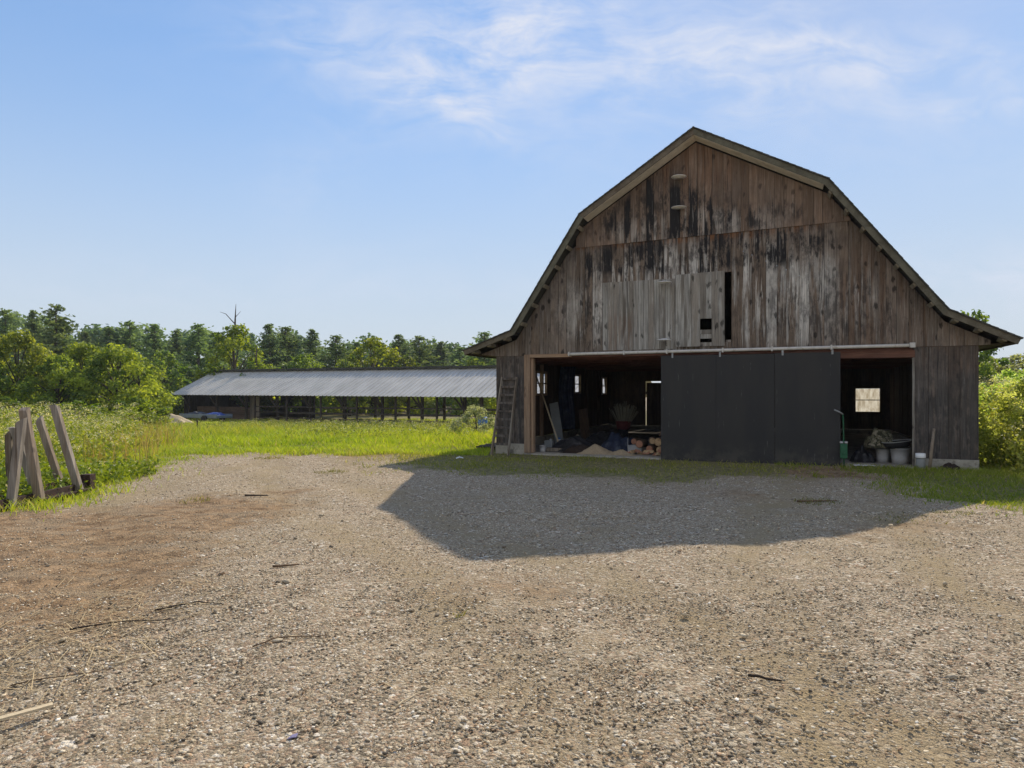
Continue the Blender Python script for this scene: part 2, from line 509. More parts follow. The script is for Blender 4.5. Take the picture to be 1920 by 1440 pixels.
def mk_door_black():
    m, g = new_mat('black_painted_plywood')
    p = g.n('ShaderNodeTexCoord', 'Object')
    x, y, z = g.sep(p)
    a = g.noise(g.comb(g.m('MULTIPLY', x, 2.2), 0.0, g.m('MULTIPLY', z, .5)), 1.0, 4.0, .6)
    b = g.noise(p, 30.0, 3.0)
    col = g.mix(g.ss(a, .35, .65), (.027, .027, .028), (.040, .038, .036))
    sc = g.noise(g.comb(g.m('MULTIPLY', x, 26.0), 0.0, g.m('MULTIPLY', z, 1.7)), 1.0, 3.0, .6)
    col = g.mix(g.ss(sc, .67, .71), col, (.16, .16, .15))
    du = g.noise(g.comb(g.m('MULTIPLY', x, 3.0), 1.0, g.m('MULTIPLY', z, 3.0)), 1.0, 6.0, .7)
    col = g.mix(g.m('MULTIPLY', g.m('MULTIPLY', g.ss(du, .42, .62), g.ss(z, .55, .0)), .6), col, (.10, .09, .075))
    finish(g, col, g.ss(a, .2, .8, .5, .7), b, .12, .004, spec=.35)
    return m


M['door_black'] = mk_door_black()


def mk_roof_metal():
    m, g = new_mat('galvanised_roof_sheet')
    p = g.n('ShaderNodeTexCoord', 'Object')
    x, y, z = g.sep(p)
    a = g.noise(g.comb(g.m('MULTIPLY', x, 1.2), g.m('MULTIPLY', y, .25), z), 1.0, 4.0, .6)
    col = g.mix(g.ss(a, .3, .7), (.50, .475, .42), (.64, .61, .545))
    finish(g, col, .5, a, .05, .01, metal=.15, spec=.4)
    return m


M['roof_metal'] = mk_roof_metal()


def mk_pane():
    m, g = new_mat('dusty_window_sheet')
    p = g.n('ShaderNodeTexCoord', 'Object')
    x, y, z = g.sep(p)
    a = g.noise(g.comb(g.m('MULTIPLY', x, 9.0), 0.0, g.m('MULTIPLY', z, 3.0)), 1.0, 5.0, .65)
    col = g.mix(g.ss(a, .35, .7), (.88, .86, .80), (.60, .55, .46))
    d = g.n('ShaderNodeBsdfDiffuse', ins={0: col})
    t = g.n('ShaderNodeBsdfTranslucent', ins={0: col})
    tr = g.n('ShaderNodeBsdfTransparent', ins={0: (.8, .8, .78)})
    mx = g.n('ShaderNodeMixShader', ins={0: .75, 1: d, 2: t})
    g.n('ShaderNodeOutputMaterial', None, ins={0: mx})
    return m


M['pane'] = mk_pane()


def mk_ground():
    """gravel yard, brown dirt, and turf soil: zones come from the 'zone' attribute (r = turf, g = dirt)"""
    m, g = new_mat('gravel_yard')
    p = g.n('ShaderNodeTexCoord', 'Object')
    zn = g.n('ShaderNodeAttribute', None, attribute_name='zone')
    turf, dirt, rut = g.sep(zn.outputs[1])
    stones = []
    h = None
    for sc, wt in ((38.0, 1.0), (85.0, .6)):
        wob = g.v('ADD', p, g.v('SCALE', g.noise(p, sc * .8, 2.0, out=1), .25 / sc))
        vo = g.n('ShaderNodeTexVoronoi', None, ins={'Vector': wob, 'Scale': sc, 'Randomness': 1.0})
        c0, c1, c2 = g.sep(vo.outputs['Color'])
        tone = g.ramp(c0, [(.0, (.07, .06, .047)), (.2, (.13, .105, .072)), (.45, (.34, .275, .185)), (.68, (.53, .435, .30)), (.87, (.70, .60, .44)), (.97, (.92, .84, .70))])
        warm = g.mix(g.ss(c1, .55, .95), tone, (.42, .28, .18))
        stones.append(warm)
        hh = g.m('MULTIPLY', g.m('SUBTRACT', 1.0, vo.outputs['Distance']), wt)
        h = hh if h is None else g.m('ADD', h, hh)
    big = g.noise(p, .35, 5.0, .6)
    mid = g.noise(p, 2.6, 5.0, .65)
    fine = g.noise(p, 160.0, 3.0, .7)
    dust = g.mix(g.ss(fine, .3, .7), (.225, .168, .095), (.50, .39, .232))
    col = g.mix(g.ss(mid, .35, .6), stones[0], stones[1])
    dustf = g.m('ADD', g.m('MULTIPLY', g.ss(g.m('ADD', g.m('MULTIPLY', big, .5), g.m('MULTIPLY', mid, .5)), .46, .66), .55), .12)
    dustf = g.m('ADD', dustf, g.m('MULTIPLY', rut, g.ss(mid, .3, .6, .25, .75)), clamp=True)
    col = g.mix(dustf, col, dust)
    # brown earth
    dm = g.m('ADD', dirt, g.m('MULTIPLY', g.m('SUBTRACT', g.m('ADD', g.m('MULTIPLY', mid, .6), g.m('MULTIPLY', big, .4)), .5), 2.0))
    dm = g.m('MULTIPLY', g.ss(dm, .25, .85), g.ss(dirt, .02, .2))
    earth = g.mix(g.ss(g.noise(p, 5.0, 6.0, .7), .35, .65), (.155, .09, .043), (.43, .275, .145))
    earth = g.mix(g.m('MULTIPLY', g.ss(fine, .5, .72), .5), earth, (.48, .37, .24))
    clod = g.noise(g.v('MULTIPLY', p, (5.0, 11.0, 5.0)), 1.0, 7.0, .75)
    earth = g.mix(g.ss(clod, .54, .64), earth, (.085, .055, .034))
    earth = g.mix(g.ss(g.noise(g.v('MULTIPLY', p, (1.3, 3.2, 1.0)), 1.0, 5.0, .6), .45, .62), earth, g.mix(.55, earth, (.33, .255, .165)))
    col = g.mix(g.m('MULTIPLY', dm, .9), col, earth)
    # turf soil
    tn = g.m('ADD', turf, g.m('MULTIPLY', g.m('SUBTRACT', g.noise(p, 3.2, 6.0, .7), .5), .8))
    tm = g.m('MULTIPLY', g.ss(tn, .3, .7), g.ss(turf, .02, .15))
    soil = g.mix(g.ss(g.noise(p, 9.0, 5.0, .7), .35, .65), (.16, .14, .06), (.31, .265, .13))
    col = g.mix(tm, col, soil)
    hh = g.m('ADD', h, g.m('MULTIPLY', fine, .6))
    finish(g, col, .95, hh, .75, .02, spec=.15)
    return m


M['ground'] = mk_ground()
m_, g_ = new_mat('gravel_stone')
c_ = g_.n('ShaderNodeAttribute', 0, attribute_name='col')
n_ = g_.noise(g_.n('ShaderNodeTexCoord', 'Object'), 140.0, 3.0, .6)
finish(g_, g_.mix(1.0, c_, g_.ramp(n_, [(.3, (.75, .75, .75)), (.7, (1.2, 1.2, 1.2))]), 'MULTIPLY'), .9, n_, .3, .004, spec=.25)
M['stone'] = m_


# ------------------------------------------------------------------ ground
TH = 0.378
BX, BY = -0.4174, 17.8087                   # left front corner of the barn
DX, DY = (math.cos(TH), -math.sin(TH)), (math.sin(TH), math.cos(TH))


def BW(s, t, z=0.0):
    """barn coordinates (s along the front, t into the barn) to world"""
    return (BX + DX[0] * s + DY[0] * t, BY + DX[1] * s + DY[1] * t, z)


def sstep(x, a, b):
    t = np.clip((x - a) / (b - a), 0, 1)
    return t * t * (3 - 2 * t)


def gz(x, y):
    """height of the terrain"""
    x, y = np.asarray(x, float), np.asarray(y, float)
    drop = -1.1 * sstep(y, 19, 52) * sstep(-x, -30, -8)
    u = .018 * np.sin(x * 1.3 + .7 * y) + .014 * np.sin(2.1 * y - .9 * x + 1.0) + .011 * np.sin(3.7 * x + 2.9 * y)
    lx, ly = x - BX, y - BY
    s, t = lx * DX[0] + ly * DX[1], lx * DY[0] + ly * DY[1]
    near = sstep(np.maximum(np.maximum(-s, s - 10.7), np.maximum(-t, t - 12.4)), .0, 1.2)
    return drop * near + u * near


TURF = [[(-60, 8.4), (-12, 8.6), (-6.8, 9.15), (-6.4, 10.2), (-6.7, 11.4), (-7.2, 13.2), (-7.7, 15.2), (-8.2, 17), (-7.2, 17.7), (-5.1, 18.0), (-3.2, 16.4),
         (-2.4, 13.7), (.4, 13.0), (3, 12.0), (5.2, 12.9), (6.4, 14.6), (6, 90), (-60, 90)],
        [(7.0, 14.8), (6.9, 12.3), (6.2, 10.3), (6.5, 9.0), (7.3, 9.4), (20, 9), (60, 9), (60, 90), (9, 90)]]
DIRT = [[(-9, 3.6), (-2.8, 4.6), (-3.1, 6.2), (-3.7, 7.3), (-3.2, 8.6), (-3.3, 9.6), (-4.6, 10.0), (-5.2, 9.0), (-7, 9.0), (-9, 8.0)], [(-3.2, 9.2), (-3.0, 11.5), (-4.2, 11.2)],
        [(-.6, 5.4), (.6, 5.2), (.7, 5.9), (-.4, 6.1)], [(3.0, 10.3), (3.9, 10.3), (3.9, 11.2), (3.0, 11.2)], [(3.6, 7.4), (5.6, 8.0), (5.3, 8.7), (3.6, 7.9)],
        [(4.5, 13.2), (7, 12.6), (7.4, 14.8), (5.6, 15.2)], [(-4.2, 16.5), (-1.6, 16.2), (-1.6, 17.6), (-5, 18)]]


def poly_dist(x, y, poly):
    """signed distance (positive inside)"""
    P = np.array(poly, float)
    Q = np.roll(P, -1, axis=0)
    d = np.full(x.shape, 1e9)
    ins = np.zeros(x.shape, bool)
    for (ax, ay), (bx, by) in zip(P, Q):
        ex, ey = bx - ax, by - ay
        t = np.clip(((x - ax) * ex + (y - ay) * ey) / (ex * ex + ey * ey), 0, 1)
        d = np.minimum(d, np.hypot(x - ax - t * ex, y - ay - t * ey))
        c = ((ay > y) != (by > y)) & (x < (bx - ax) * (y - ay) / (by - ay + 1e-12) + ax)
        ins ^= c
    return np.where(ins, d, -d)


def zone(x, y, polys):
    v = np.full(x.shape, -1e9)
    for q in polys:
        v = np.maximum(v, poly_dist(x, y, q))
    return v


def wob(x, y):
    return .22 * np.sin(2.3 * x + 1.1 * y) + .16 * np.sin(4.1 * y - 2.7 * x + 2) + .10 * np.sin(7.3 * x + 5.9 * y)


def tracks(x, y):
    """worn wheel lines: 1 in the middle of a rut"""
    v = np.zeros(np.shape(x))
    for c, w in ((np.interp(y, [0, 3, 6, 9, 12, 17, 19], [.9, .4, -.9, -2.9, -4.4, -5.6, -5.8]), .34), (np.interp(y, [0, 3, 6, 9, 12, 17, 19], [2.5, 2.0, .8, -1.1, -2.7, -4.0, -4.2]), .34),
                 (np.interp(y, [0, 3, 6, 9, 12.5, 15], [1.2, 1.5, 2.1, 3.2, 5.2, 7.6]), .30), (np.interp(y, [0, 3, 6, 9, 12.5, 15], [2.8, 3.1, 3.8, 5.0, 7.0, 9.0]), .30),
                 (np.interp(y, [0, 3, 6, 8, 9.5], [-2.2, -2.7, -3.6, -4.6, -5.8]), .36)):
        d = (x - c + .10 * np.sin(1.9 * y + c)) / w
        v = np.maximum(v, np.exp(-d * d) * (.75 + .25 * np.sin(1.3 * y + 2 * x)))
    return v


def in_barn(x, y, pad=.05):
    lx, ly = x - BX, y - BY
    s, t = lx * DX[0] + ly * DX[1], lx * DY[0] + ly * DY[1]
    return (s > -pad) & (s < 10.66 + pad) & (t > -pad) & (t < 12.4)


gx = np.concatenate([-np.geomspace(400, 17, 24), np.arange(-16.8, 16.9, .12), np.geomspace(17, 400, 24)])
gy = np.concatenate([-np.geomspace(120, 1, 12), np.arange(0, 30, .12), np.arange(30, 60, .8), np.geomspace(60, 420, 20)])
GX, GY = np.meshgrid(gx, gy)
GZ = gz(GX, GY) - .018 * tracks(GX, GY) + .006 * rng.standard_normal(GX.shape) * ((GY < 20) & (GY > 0) & (abs(GX) < 17))
nx, ny = len(gx), len(gy)
idx = np.arange(nx * ny).reshape(ny, nx)
quads = np.stack([idx[:-1, :-1], idx[:-1, 1:], idx[1:, 1:], idx[1:, :-1]], -1).reshape(-1, 4)
ground = np_mesh('ground', np.stack([GX, GY, GZ], -1).reshape(-1, 3), quads, None, M['ground'], smooth=True)
zt = np.clip((zone(GX, GY, TURF) + wob(GX, GY)) / 1.0 + .4, 0, 1)
zd = np.clip(np.maximum(zone(GX, GY, DIRT[:1]) / 1.5 + .72, zone(GX, GY, DIRT[1:]) / 1.3 + .36), 0, 1)
za = ground.data.color_attributes.new('zone', 'FLOAT_COLOR', 'POINT')
zc = np.ones((nx * ny, 4), np.float32)
LX, LY = GX - BX, GY - BY
zt = np.where((LY * DY[1] + LX * DY[0] < .5) & (GX > -3.5) & (GX < 7.5), np.clip(zt, 0, 1) * .74, zt)
zc[:, 0], zc[:, 1], zc[:, 2] = zt.ravel(), zd.ravel(), tracks(GX, GY).ravel()
za.data.foreach_set('color', zc.ravel())
tag(ground, 'gravel yard with brown dirt patches running into grass', kind='structure')

# ------------------------------------------------------------------ barn
WB, DB = 10.66, 12.3
barn = thing('gambrel_barn', 'weathered brown gambrel barn with a wide doorway and black sliding doors', 'barn', (BX, BY, 0), -TH)
OH = .45
PROF = [(-.74, 2.70), (.58, 3.17), (2.36, 5.92), (5.065, 7.64), (7.87, 6.15), (10.06, 3.28), (11.27, 2.665)]   # roof outline, top of shingles
RT = .20                                                                                            # total roof build-up


def prof_z(s, dz=0.0):
    xs = [p[0] for p in PROF]
    zs = [p[1] + dz for p in PROF]
    return float(np.interp(s, xs, zs))


KINK = [p[0] for p in PROF]


def board_wall(mb, s0, s1, bot, top, y, th, w, r, holes=(), kinks=KINK, edges=(), jit=.008, gap=.006, wj=.18, orient='x', m=0):
    """vertical boards between two outlines, cut round rectangular holes; orient 'y' lays the wall along y"""
    cuts = sorted({s0, s1, *[e for e in edges if s0 < e < s1], *[h[0] for h in holes if s0 < h[0] < s1], *[h[1] for h in holes if s0 < h[1] < s1]})
    for a, b in zip(cuts[:-1], cuts[1:]):
        n = max(1, round((b - a) / w))
        es = [a + (b - a) * (k + (r.uniform(-wj, wj) if 0 < k < n else 0)) / n for k in range(n + 1)]
        for l, q in zip(es[:-1], es[1:]):
            l2, q2 = l + gap / 2, q - gap / 2
            col = (r.uniform(), r.uniform(), r.uniform())
            yj = y + r.uniform(-jit, jit)
            spans, mid = [(None, None)], (l + q) / 2
            hs = sorted([h for h in holes if h[0] <= mid <= h[1]], key=lambda h: h[2])
            lo = None
            spans = []
            for h in hs:
                spans.append((lo, h[2])); lo = h[3]
            spans.append((lo, None))
            for zl, zh in spans:
                bl, br = (bot(l2), bot(q2)) if zl is None else (zl, zl)
                if zh is None:
                    pts = [(q2, top(q2))] + [(k, top(k)) for k in sorted(kinks, reverse=True) if l2 < k < q2] + [(l2, top(l2))]
                else:
                    pts = [(q2, zh), (l2, zh)]
                poly = [(l2, bl), (q2, br)] + pts
                if min(p[1] for p in pts) - max(bl, br) < .01:
                    continue
                if orient == 'x':
                    mb.prism(poly, yj, yj + th, col, m)
                else:
                    o = len(mb.V)
                    mb.prism(poly, yj, yj + th, col, m)
                    for i in range(o, len(mb.V)):
                        x, yy, z = mb.V[i]
                        mb.V[i] = (yy, x, z)


roof_in = lambda s: prof_z(s, -RT * 1.12)
ZB = 2.53                                    # bottom of the gable boards


def bot_gable(s):
    if s < 0: return ZB + (-s) * .12
    if s > WB: return ZB + .02 + (s - WB) * .06
    return ZB + .02 * s / WB


joint = lambda s: 5.21 + (s - 2.04) * .0185
r_ = np.random.default_rng(11)
LOFT = (4.63, 5.86, 2.75, 4.36)
GREYP = (2.84, 4.60, 2.62, 4.28)
mb = MB()
board_wall(mb, -.60, 11.12, bot_gable, lambda s: min(roof_in(s), joint(s) + .02), 0, .024, .235, r_, holes=[LOFT, GREYP], kinks=KINK + [1.88, 1.9, 8.6, 8.65])
mb.build('gable_wall', M['gable_lower'], barn)
mb = MB()
board_wall(mb, 1.82, 8.72, lambda s: min(joint(s) - .03, roof_in(s) - .02), roof_in, -.026, .024, .19, r_)
mb.build('upper_gable_wall', M['gable_upper'], barn)
mb = MB()
board_wall(mb, GREYP[0], GREYP[1], lambda s: GREYP[2], lambda s: GREYP[3], -.006, .022, .125, r_, kinks=[])
mb.build('replaced_boards', M['grey_wood'], barn)
mb = MB()
board_wall(mb, 4.61, 5.715, lambda s: 2.66, lambda s: 4.35 + (s - 4.61) * .03, -.065, .026, .165, r_, holes=[(5.17, 5.43, 2.75, 3.30)], kinks=[], wj=.1, gap=.003)
ld = mb.build('loft_door', M['grey_wood'], barn)
mb = MB()
mb.box(5.172, 5.428, -.035, -.012, 2.95, 3.045, (.3, .2, .8)); mb.box(5.172, 5.428, -.028, -.008, 2.84, 2.945, (.7, .9, .1))
mb.build('patch_board', M['grey_wood'], ld)
mb = MB()
mb.box(5.735, 5.85, .03, .055, 2.70, 2.80, (.4, .5, .5))
mb.build('loft_sill', M['gable_lower'], barn)
mb = MB()
board_wall(mb, 0, .815, lambda s: .27, lambda s: ZB - .003, .012, .024, .165, r_, kinks=[])
mb.build('front_wall', M['lower_wood'], barn)
mb = MB()
board_wall(mb, 9.50, WB, lambda s: .215, lambda s: ZB + .012, .012, .024, .285, r_, kinks=[])
mb.build('front_wall', M['lower_wood'], barn)
# side and rear walls: boards with window openings
WIN_L = [(3.0, 3.9, 1.56, 2.17), (7.05, 7.75, 1.60, 2.17), (11.05, 11.72, 1.55, 2.15)]
mb = MB()
board_wall(mb, .03, DB, lambda s: .25, lambda s: 2.9, .0, .024, .23, r_, holes=WIN_L + [(2.72, 2.90, .55, 2.17)], kinks=[], orient='y')
mb.build('side_wall', M['inner_wood'], barn)
mb = MB()
board_wall(mb, .03, DB, lambda s: .21, lambda s: 2.9, WB - .03, .024, .23, r_, kinks=[], orient='y', gap=.0)
mb.build('side_wall', M['inner_wood'], barn)
mb = MB()
WIN_R = (9.50, 10.31, .86, 1.73)
board_wall(mb, -.6, 11.12, lambda s: .2 if 0 <= s <= WB else 2.55, roof_in, DB, .024, .23, r_, holes=[WIN_R, (1.60, 2.70, .2, 2.05)], gap=.0, edges=(0.0, WB))
board_wall(mb, -.6, 11.12, lambda s: roof_in(s) - .05, lambda s: prof_z(s, -.1), DB + .03, .02, .5, r_, gap=.0)
mb.build('rear_wall', M['inner_wood'], barn)
for i, (a, b, c, d) in enumerate(WIN_L):
    mb = MB()
    for y0, y1, z0, z1 in ((a - .07, a, c - .07, d + .07), (b, b + .07, c - .07, d + .07), (a, b, d, d + .07), (a, b, c - .07, c), (a, b, (c + d) / 2 - .018, (c + d) / 2 + .018)):
        mb.box(.030, .075, y0, y1, z0, z1, (.4, .6, .4))
    mb.build('window_frame', M['fresh_wood'], barn)
mb = MB()
for x0, x1, z0, z1 in ((9.42, 9.50, .78, 1.81), (10.31, 10.39, .78, 1.81), (9.50, 10.31, 1.73, 1.81), (9.50, 10.31, .78, .86), (9.50, 10.31, 1.285, 1.315)):
    mb.box(x0, x1, DB - .06, DB - .004, z0, z1, (.4, .6, .4))
wf = mb.build('window_frame', M['inner_wood'], barn)
mb = MB()
mb.box(9.505, 10.305, DB + .006, DB + .010, .865, 1.725)
mb.build('pane', M['pane'], wf)
# rear door, its head gap lets the daylight in
mb = MB()
board_wall(mb, 1.63, 2.68, lambda s: .2, lambda s: 1.985, DB + .03, .03, .2, r_, kinks=[], gap=.0)
mb.build('rear_door', M['inner_wood'], barn)
# foundation
mb = MB()
mb.box(.0, .80, -.03, .17, -.25, .268); mb.box(9.52, WB, -.03, .17, -.25, .212)
mb.box(.0, .17, .18, DB - .01, -.25, .245); mb.box(WB - .17, WB, .18, DB - .01, -.25, .205)
mb.box(.0, WB, DB, DB + .16, -.25, .198)
mb.build('foundation', M['concrete'], barn, bevel=.008)
mb = MB()
mb.box(.81, 9.51, -.10, .20, -.25, .035)
mb.build('door_threshold', M['concrete'], barn, bevel=.01)
mb = MB()
mb.box(.18, WB - .18, .205, DB - .012, -.2, .04)
mb.build('barn_floor', M['slab'], barn)
# loft floor seen as the ceiling of the ground storey: joists along the barn and planks over them
mb = MB()
k = 0
while .1 + k * .235 < 10.5:
    a = .1 + k * .235
    mb.box(a, a + .228, .06, DB - .02, 2.62, 2.645, tuple(r_.uniform(size=3)))
    k += 1
mb.build('loft_floor', M['inner_beam'], barn)
for k in range(8):
    mb = MB()
    y = 1.2 + k * 1.45
    mb.box(.05, WB - .05, y, y + .06, 2.44, 2.615, tuple(r_.uniform(size=3)))
    mb.build('joist', M['red_header'], barn)
mb = MB()
mb.box(.83, 9.49, .045, .20, 2.47, 2.612, (.3, .5, .2))
mb.build('door_header', M['red_header'], barn)
# timber posts inside
for s, t in ((4.3, 4.2), (7.5, 4.2), (4.3, 8.3), (7.5, 8.3)):
    mb = MB()
    mb.box(s, s + .15, t, t + .15, .04, 2.435, tuple(r_.uniform(size=3)))
    mb.build('post', M['inner_wood'], barn)
for t in (.9, 3.35, 5.4, 6.6, 8.6, 10.3):
    mb = MB()
    mb.box(.03, .13, t, t + .10, .25, 2.44, (.5, .6, .4))
    mb.build('stud', M['fresh_wood'] if t < 4 else M['inner_wood'], barn)
# door frame of pale timber round the left bay
mb = MB()
mb.box(.80, .955, -.045, .0, .05, 2.555, (.35, .4, .3))
mb.box(.957, 1.03, .01, .17, .05, 2.46, (.6, .7, .6))
mb.build('door_post', M['fresh_wood'], barn)
mb = MB()
mb.box(.957, 2.06, -.045, -.004, 2.475, 2.558, (.6, .6, .3))
mb.build('head_board', M['fresh_wood_x'], barn)
mb = MB()
mb.box(8.0, 9.52, -.035, -.004, 2.325, 2.478, (.6, .3, .3))
mb.build('head_board', M['red_header'], barn)
mb = MB()
mb.box(9.475, 9.515, -.02, .010, .04, 2.32, (.5, .5, .9))
mb.build('door_post', M['grey_wood'], barn)
# sliding doors
d1 = MB()
d1.box(4.282, 5.532, -.135, -.095, .0, 2.455); d1.box(5.5335, 6.785, -.1355, -.0955, .0, 2.452)
d1.box(4.282, 6.785, -.093, -.06, .02, .16); d1.box(4.282, 6.785, -.093, -.06, 2.2, 2.34)
d1.build('sliding_door', M['door_black'], barn, bevel=.004)
d2 = MB()
d2.box(6.79, 8.108, -.141, -.100, -.012, 2.462)
d2.box(6.79, 8.108, -.098, -.06, .02, .16); d2.box(6.79, 8.108, -.098, -.06, 2.2, 2.34)
d2.build('sliding_door', M['door_black'], barn, bevel=.004)
# hanging track
trz = lambda s: 2.538 + (s - 2.0) * .0045
mb = MB()
mb.tube([(s, -.135, trz(s)) for s in np.linspace(2.0, 9.5, 12)], .036, 10)
trk = mb.build('door_track', M['white_metal'], barn)
for s in (2.03, 3.4, 4.42, 5.68, 6.73, 7.93, 9.46):
    b = MB()
    e = .018 if s < 9 else .05
    b.box(s - e, s + e, -.182, -.06, trz(s) - .05, trz(s) + .055)
    b.box(s - .012, s + .012, -.06, -.012, trz(s) + .0, trz(s) + .05)
    b.build('track_bracket', M['white_metal'], trk, bevel=.006)
for s in (4.55, 5.62, 6.95, 7.95):
    b = MB()
    b.box(s - .02, s + .02, -.150, -.143, trz(s) - .15, trz(s) - .03)
    b.build('door_hanger', M['grey_metal'], trk)
# four white insulator discs with a stem on the wall
for s, z in ((4.705, 6.62), (4.705, 5.905), (4.37, 4.18), (4.37, 2.83)):
    b = MB()
    b.lathe([(.015, .028), (.04, .024), (.12, .006), (.172, -.008), (.174, -.013), (.10, -.016), (.04, -.024), (.02, -.034)], (s, -.20, z), 24)
    b.bar((s, -.20, z + .02), (s, -.02, z + .02), .016, .016)
    b.build('wall_lamp', M['white_enamel'], barn)

# roof: stacked shingle courses on each slope, rakes, soffits, lookouts
SEGS = list(zip(PROF[:-1], PROF[1:]))
mb = MB()
for k, (a, b) in enumerate(SEGS):
    ax, az = a
    bx, bz = b
    L = math.hypot(bx - ax, bz - az)
    ux, uz = (bx - ax) / L, (bz - az) / L
    nxx, nzz = -uz, ux
    up = bz > az
    mb.prism([(ax - nxx * .0 - nxx * .10, az - nzz * .10), (bx - nxx * .10, bz - nzz * .10), (bx - nxx * .035, bz - nzz * .035), (ax - nxx * .035, az - nzz * .035)], -OH + .01, DB + OH - .01, (.7, .65, .6))
    nc = round(L / .15)
    for c in range(nc):
        t0, t1 = L * c / nc, L * (c + 1) / nc
        lo, hi = (t0 - .02, t1 + .01) if up else (t1 + .02, t0 - .01)
        jj = r_.uniform(-.005, .006)
        th0, th1 = .004 + r_.uniform(0, .005), .004
        p = [(ax + ux * lo - nxx * .035, az + uz * lo - nzz * .035), (ax + ux * lo + nxx * (th0 - .01), az + uz * lo + nzz * (th0 - .01)),
             (ax + ux * hi - nxx * .012, az + uz * hi - nzz * .012), (ax + ux * hi - nxx * .034, az + uz * hi - nzz * .034)]
        q = r_.uniform(.7, 1.25)
        mb.prism(p if not up else p[::-1], -OH - .035 + jj, DB + OH, (q, q, q))
mb.build('roof', M['shingle'], barn)
for k, (a, b) in enumerate(SEGS):
    (ax, az), (bx, bz) = a, b
    L = math.hypot(bx - ax, bz - az)
    ux, uz = (bx - ax) / L, (bz - az) / L
    nxx, nzz = -uz, ux
    A = (ax, az); B = (bx, bz)
    e0, e1 = .0, .0
    d0, d1_ = .036, .155
    # rake boards share the profile's mitre at each kink
    def off(pt, d, i):
        # offset vertex along the averaged normal of the two neighbouring slopes
        x, z = PROF[i]
        ns = []
        for j in (i - 1, i):
            if 0 <= j < len(SEGS):
                (x0, z0), (x1, z1) = SEGS[j]
                l = math.hypot(x1 - x0, z1 - z0)
                ns.append(np.array((-(z1 - z0) / l, (x1 - x0) / l)))
        nn = sum(ns); nn /= np.linalg.norm(nn)
        return (x - nn[0] * d / (nn @ ns[0]), z - nn[1] * d / (nn @ ns[0]))
    q0, q1 = off(A, d1_, k), off(B, d1_, k + 1)
    f = MB()
    s0, s1 = off(A, .036, k), off(B, .036, k + 1)
    f.prism([q0, q1, s1, s0], -OH - .002, -OH + .028, (.9 + .15 * r_.uniform(), .95, .9))
    f.build('rake_board', M['rake'], barn)
    if k in (2, 3):
        # closed pale soffit board between rake and wall
        m0, m1 = off(A, d1_ - .012, k), off(B, d1_ - .012, k + 1)
        n0, n1 = off(A, d1_ + .008, k), off(B, d1_ + .008, k + 1)
        f = MB()
        f.prism([n0, n1, m1, m0], -OH + .032, -.03, (1, 1, 1))
        f.build('soffit_board', M['soffit'], barn)
    else:
        # open eaves: lookout blocks, with a dark underside sheet above them
        nb = max(2, round(L / .52))
        for c in range(nb):
            tt = L * (c + .5) / nb
            px_, pz_ = ax + ux * tt, az + uz * tt
            f = MB()
            hw = .045
            P0 = [(px_ - ux * hw - nxx * (d1_ + .03), pz_ - uz * hw - nzz * (d1_ + .03)), (px_ + ux * hw - nxx * (d1_ + .03), pz_ + uz * hw - nzz * (d1_ + .03)),
                  (px_ + ux * hw - nxx * .105, pz_ + uz * hw - nzz * .105), (px_ - ux * hw - nxx * .105, pz_ - uz * hw - nzz * .105)]
            f.prism(P0, -OH + .03, -.032, (1.7, 1.6, 1.5))
            f.build('lookout', M['rake'], barn)
        # inner trim strip on the rake's lower edge
# side eave soffits and fascia
for sx0, sx1, z0, z1 in ((-.70, .0, 2.585, 2.535), (WB, 11.20, 2.545, 2.575)):
    f = MB()
    f.prism([(sx0, z0), (sx1, z1), (sx1, z1 + .02), (sx0, z0 + .02)], .03, DB + .3, (.5, .42, .38))
    f.build('eave_soffit', M['rake'], barn)
for x in (-.70, 11.205):
    f = MB()
    zc_ = prof_z(x)
    f.box(x - .012, x + .012, -OH + .03, DB + .3, zc_ - .16, zc_ - .06, (.9, .8, .7))
    f.build('fascia', M['rake'], barn)

# ------------------------------------------------------------------ things standing by the barn
def put(o, s, t, z=0.0, rz=0.0):
    o.location = BW(s, t, z)
    o.rotation_euler = (0, 0, -TH + rz)
    return o


# ladder leaning on the left front wall
lad = put(thing('wooden_ladder', 'dark wooden ladder leaning on the barn wall left of the doorway', 'ladder'), .06, -.42)
f = MB()
f.bar((.0, -.02, .0), (.13, .40, 1.98), .035, .07, (.8, .8, .8)); f.build('rail', M['post_grey'], lad)
f = MB()
f.bar((.46, -.02, .0), (.53, .40, 1.98), .035, .07, (.3, .3, .4)); f.build('rail', M['post_grey'], lad)
for k in range(9):
    u = .14 + k * .105
    f = MB()
    f.bar((.015 + .13 * u, -.02 + .42 * u, 1.98 * u), (.445 + .085 * u, -.02 + .42 * u, 1.98 * u), .055, .06, tuple(r_.uniform(size=3)))
    f.build('rung', M['lower_wood'], lad)


def bucket(name, label, s, t, r, h, mat, rz=0.0, group=None, z=.04, handle=True):
    o = put(thing(name, label, 'bucket', group=group), s, t, z, rz)
    f = MB()
    f.lathe([(r * .84, 0), (r * .9, h * .4), (r, h * .96), (r * 1.06, h * .96), (r * 1.06, h), (r * .96, h), (r * .86, h * .4), (r * .8, .02)], n=22)
    f.build('bucket_body', mat, o)
    if handle:
        f = MB()
        f.tube([(r * 1.05 * math.cos(a), -.02 - r * .35 * math.sin(a), h * .93 - r * 1.0 * math.sin(a)) for a in np.linspace(0, math.pi, 11)], .004, 6)
        f.build('handle', M['grey_metal'], o)
    return o


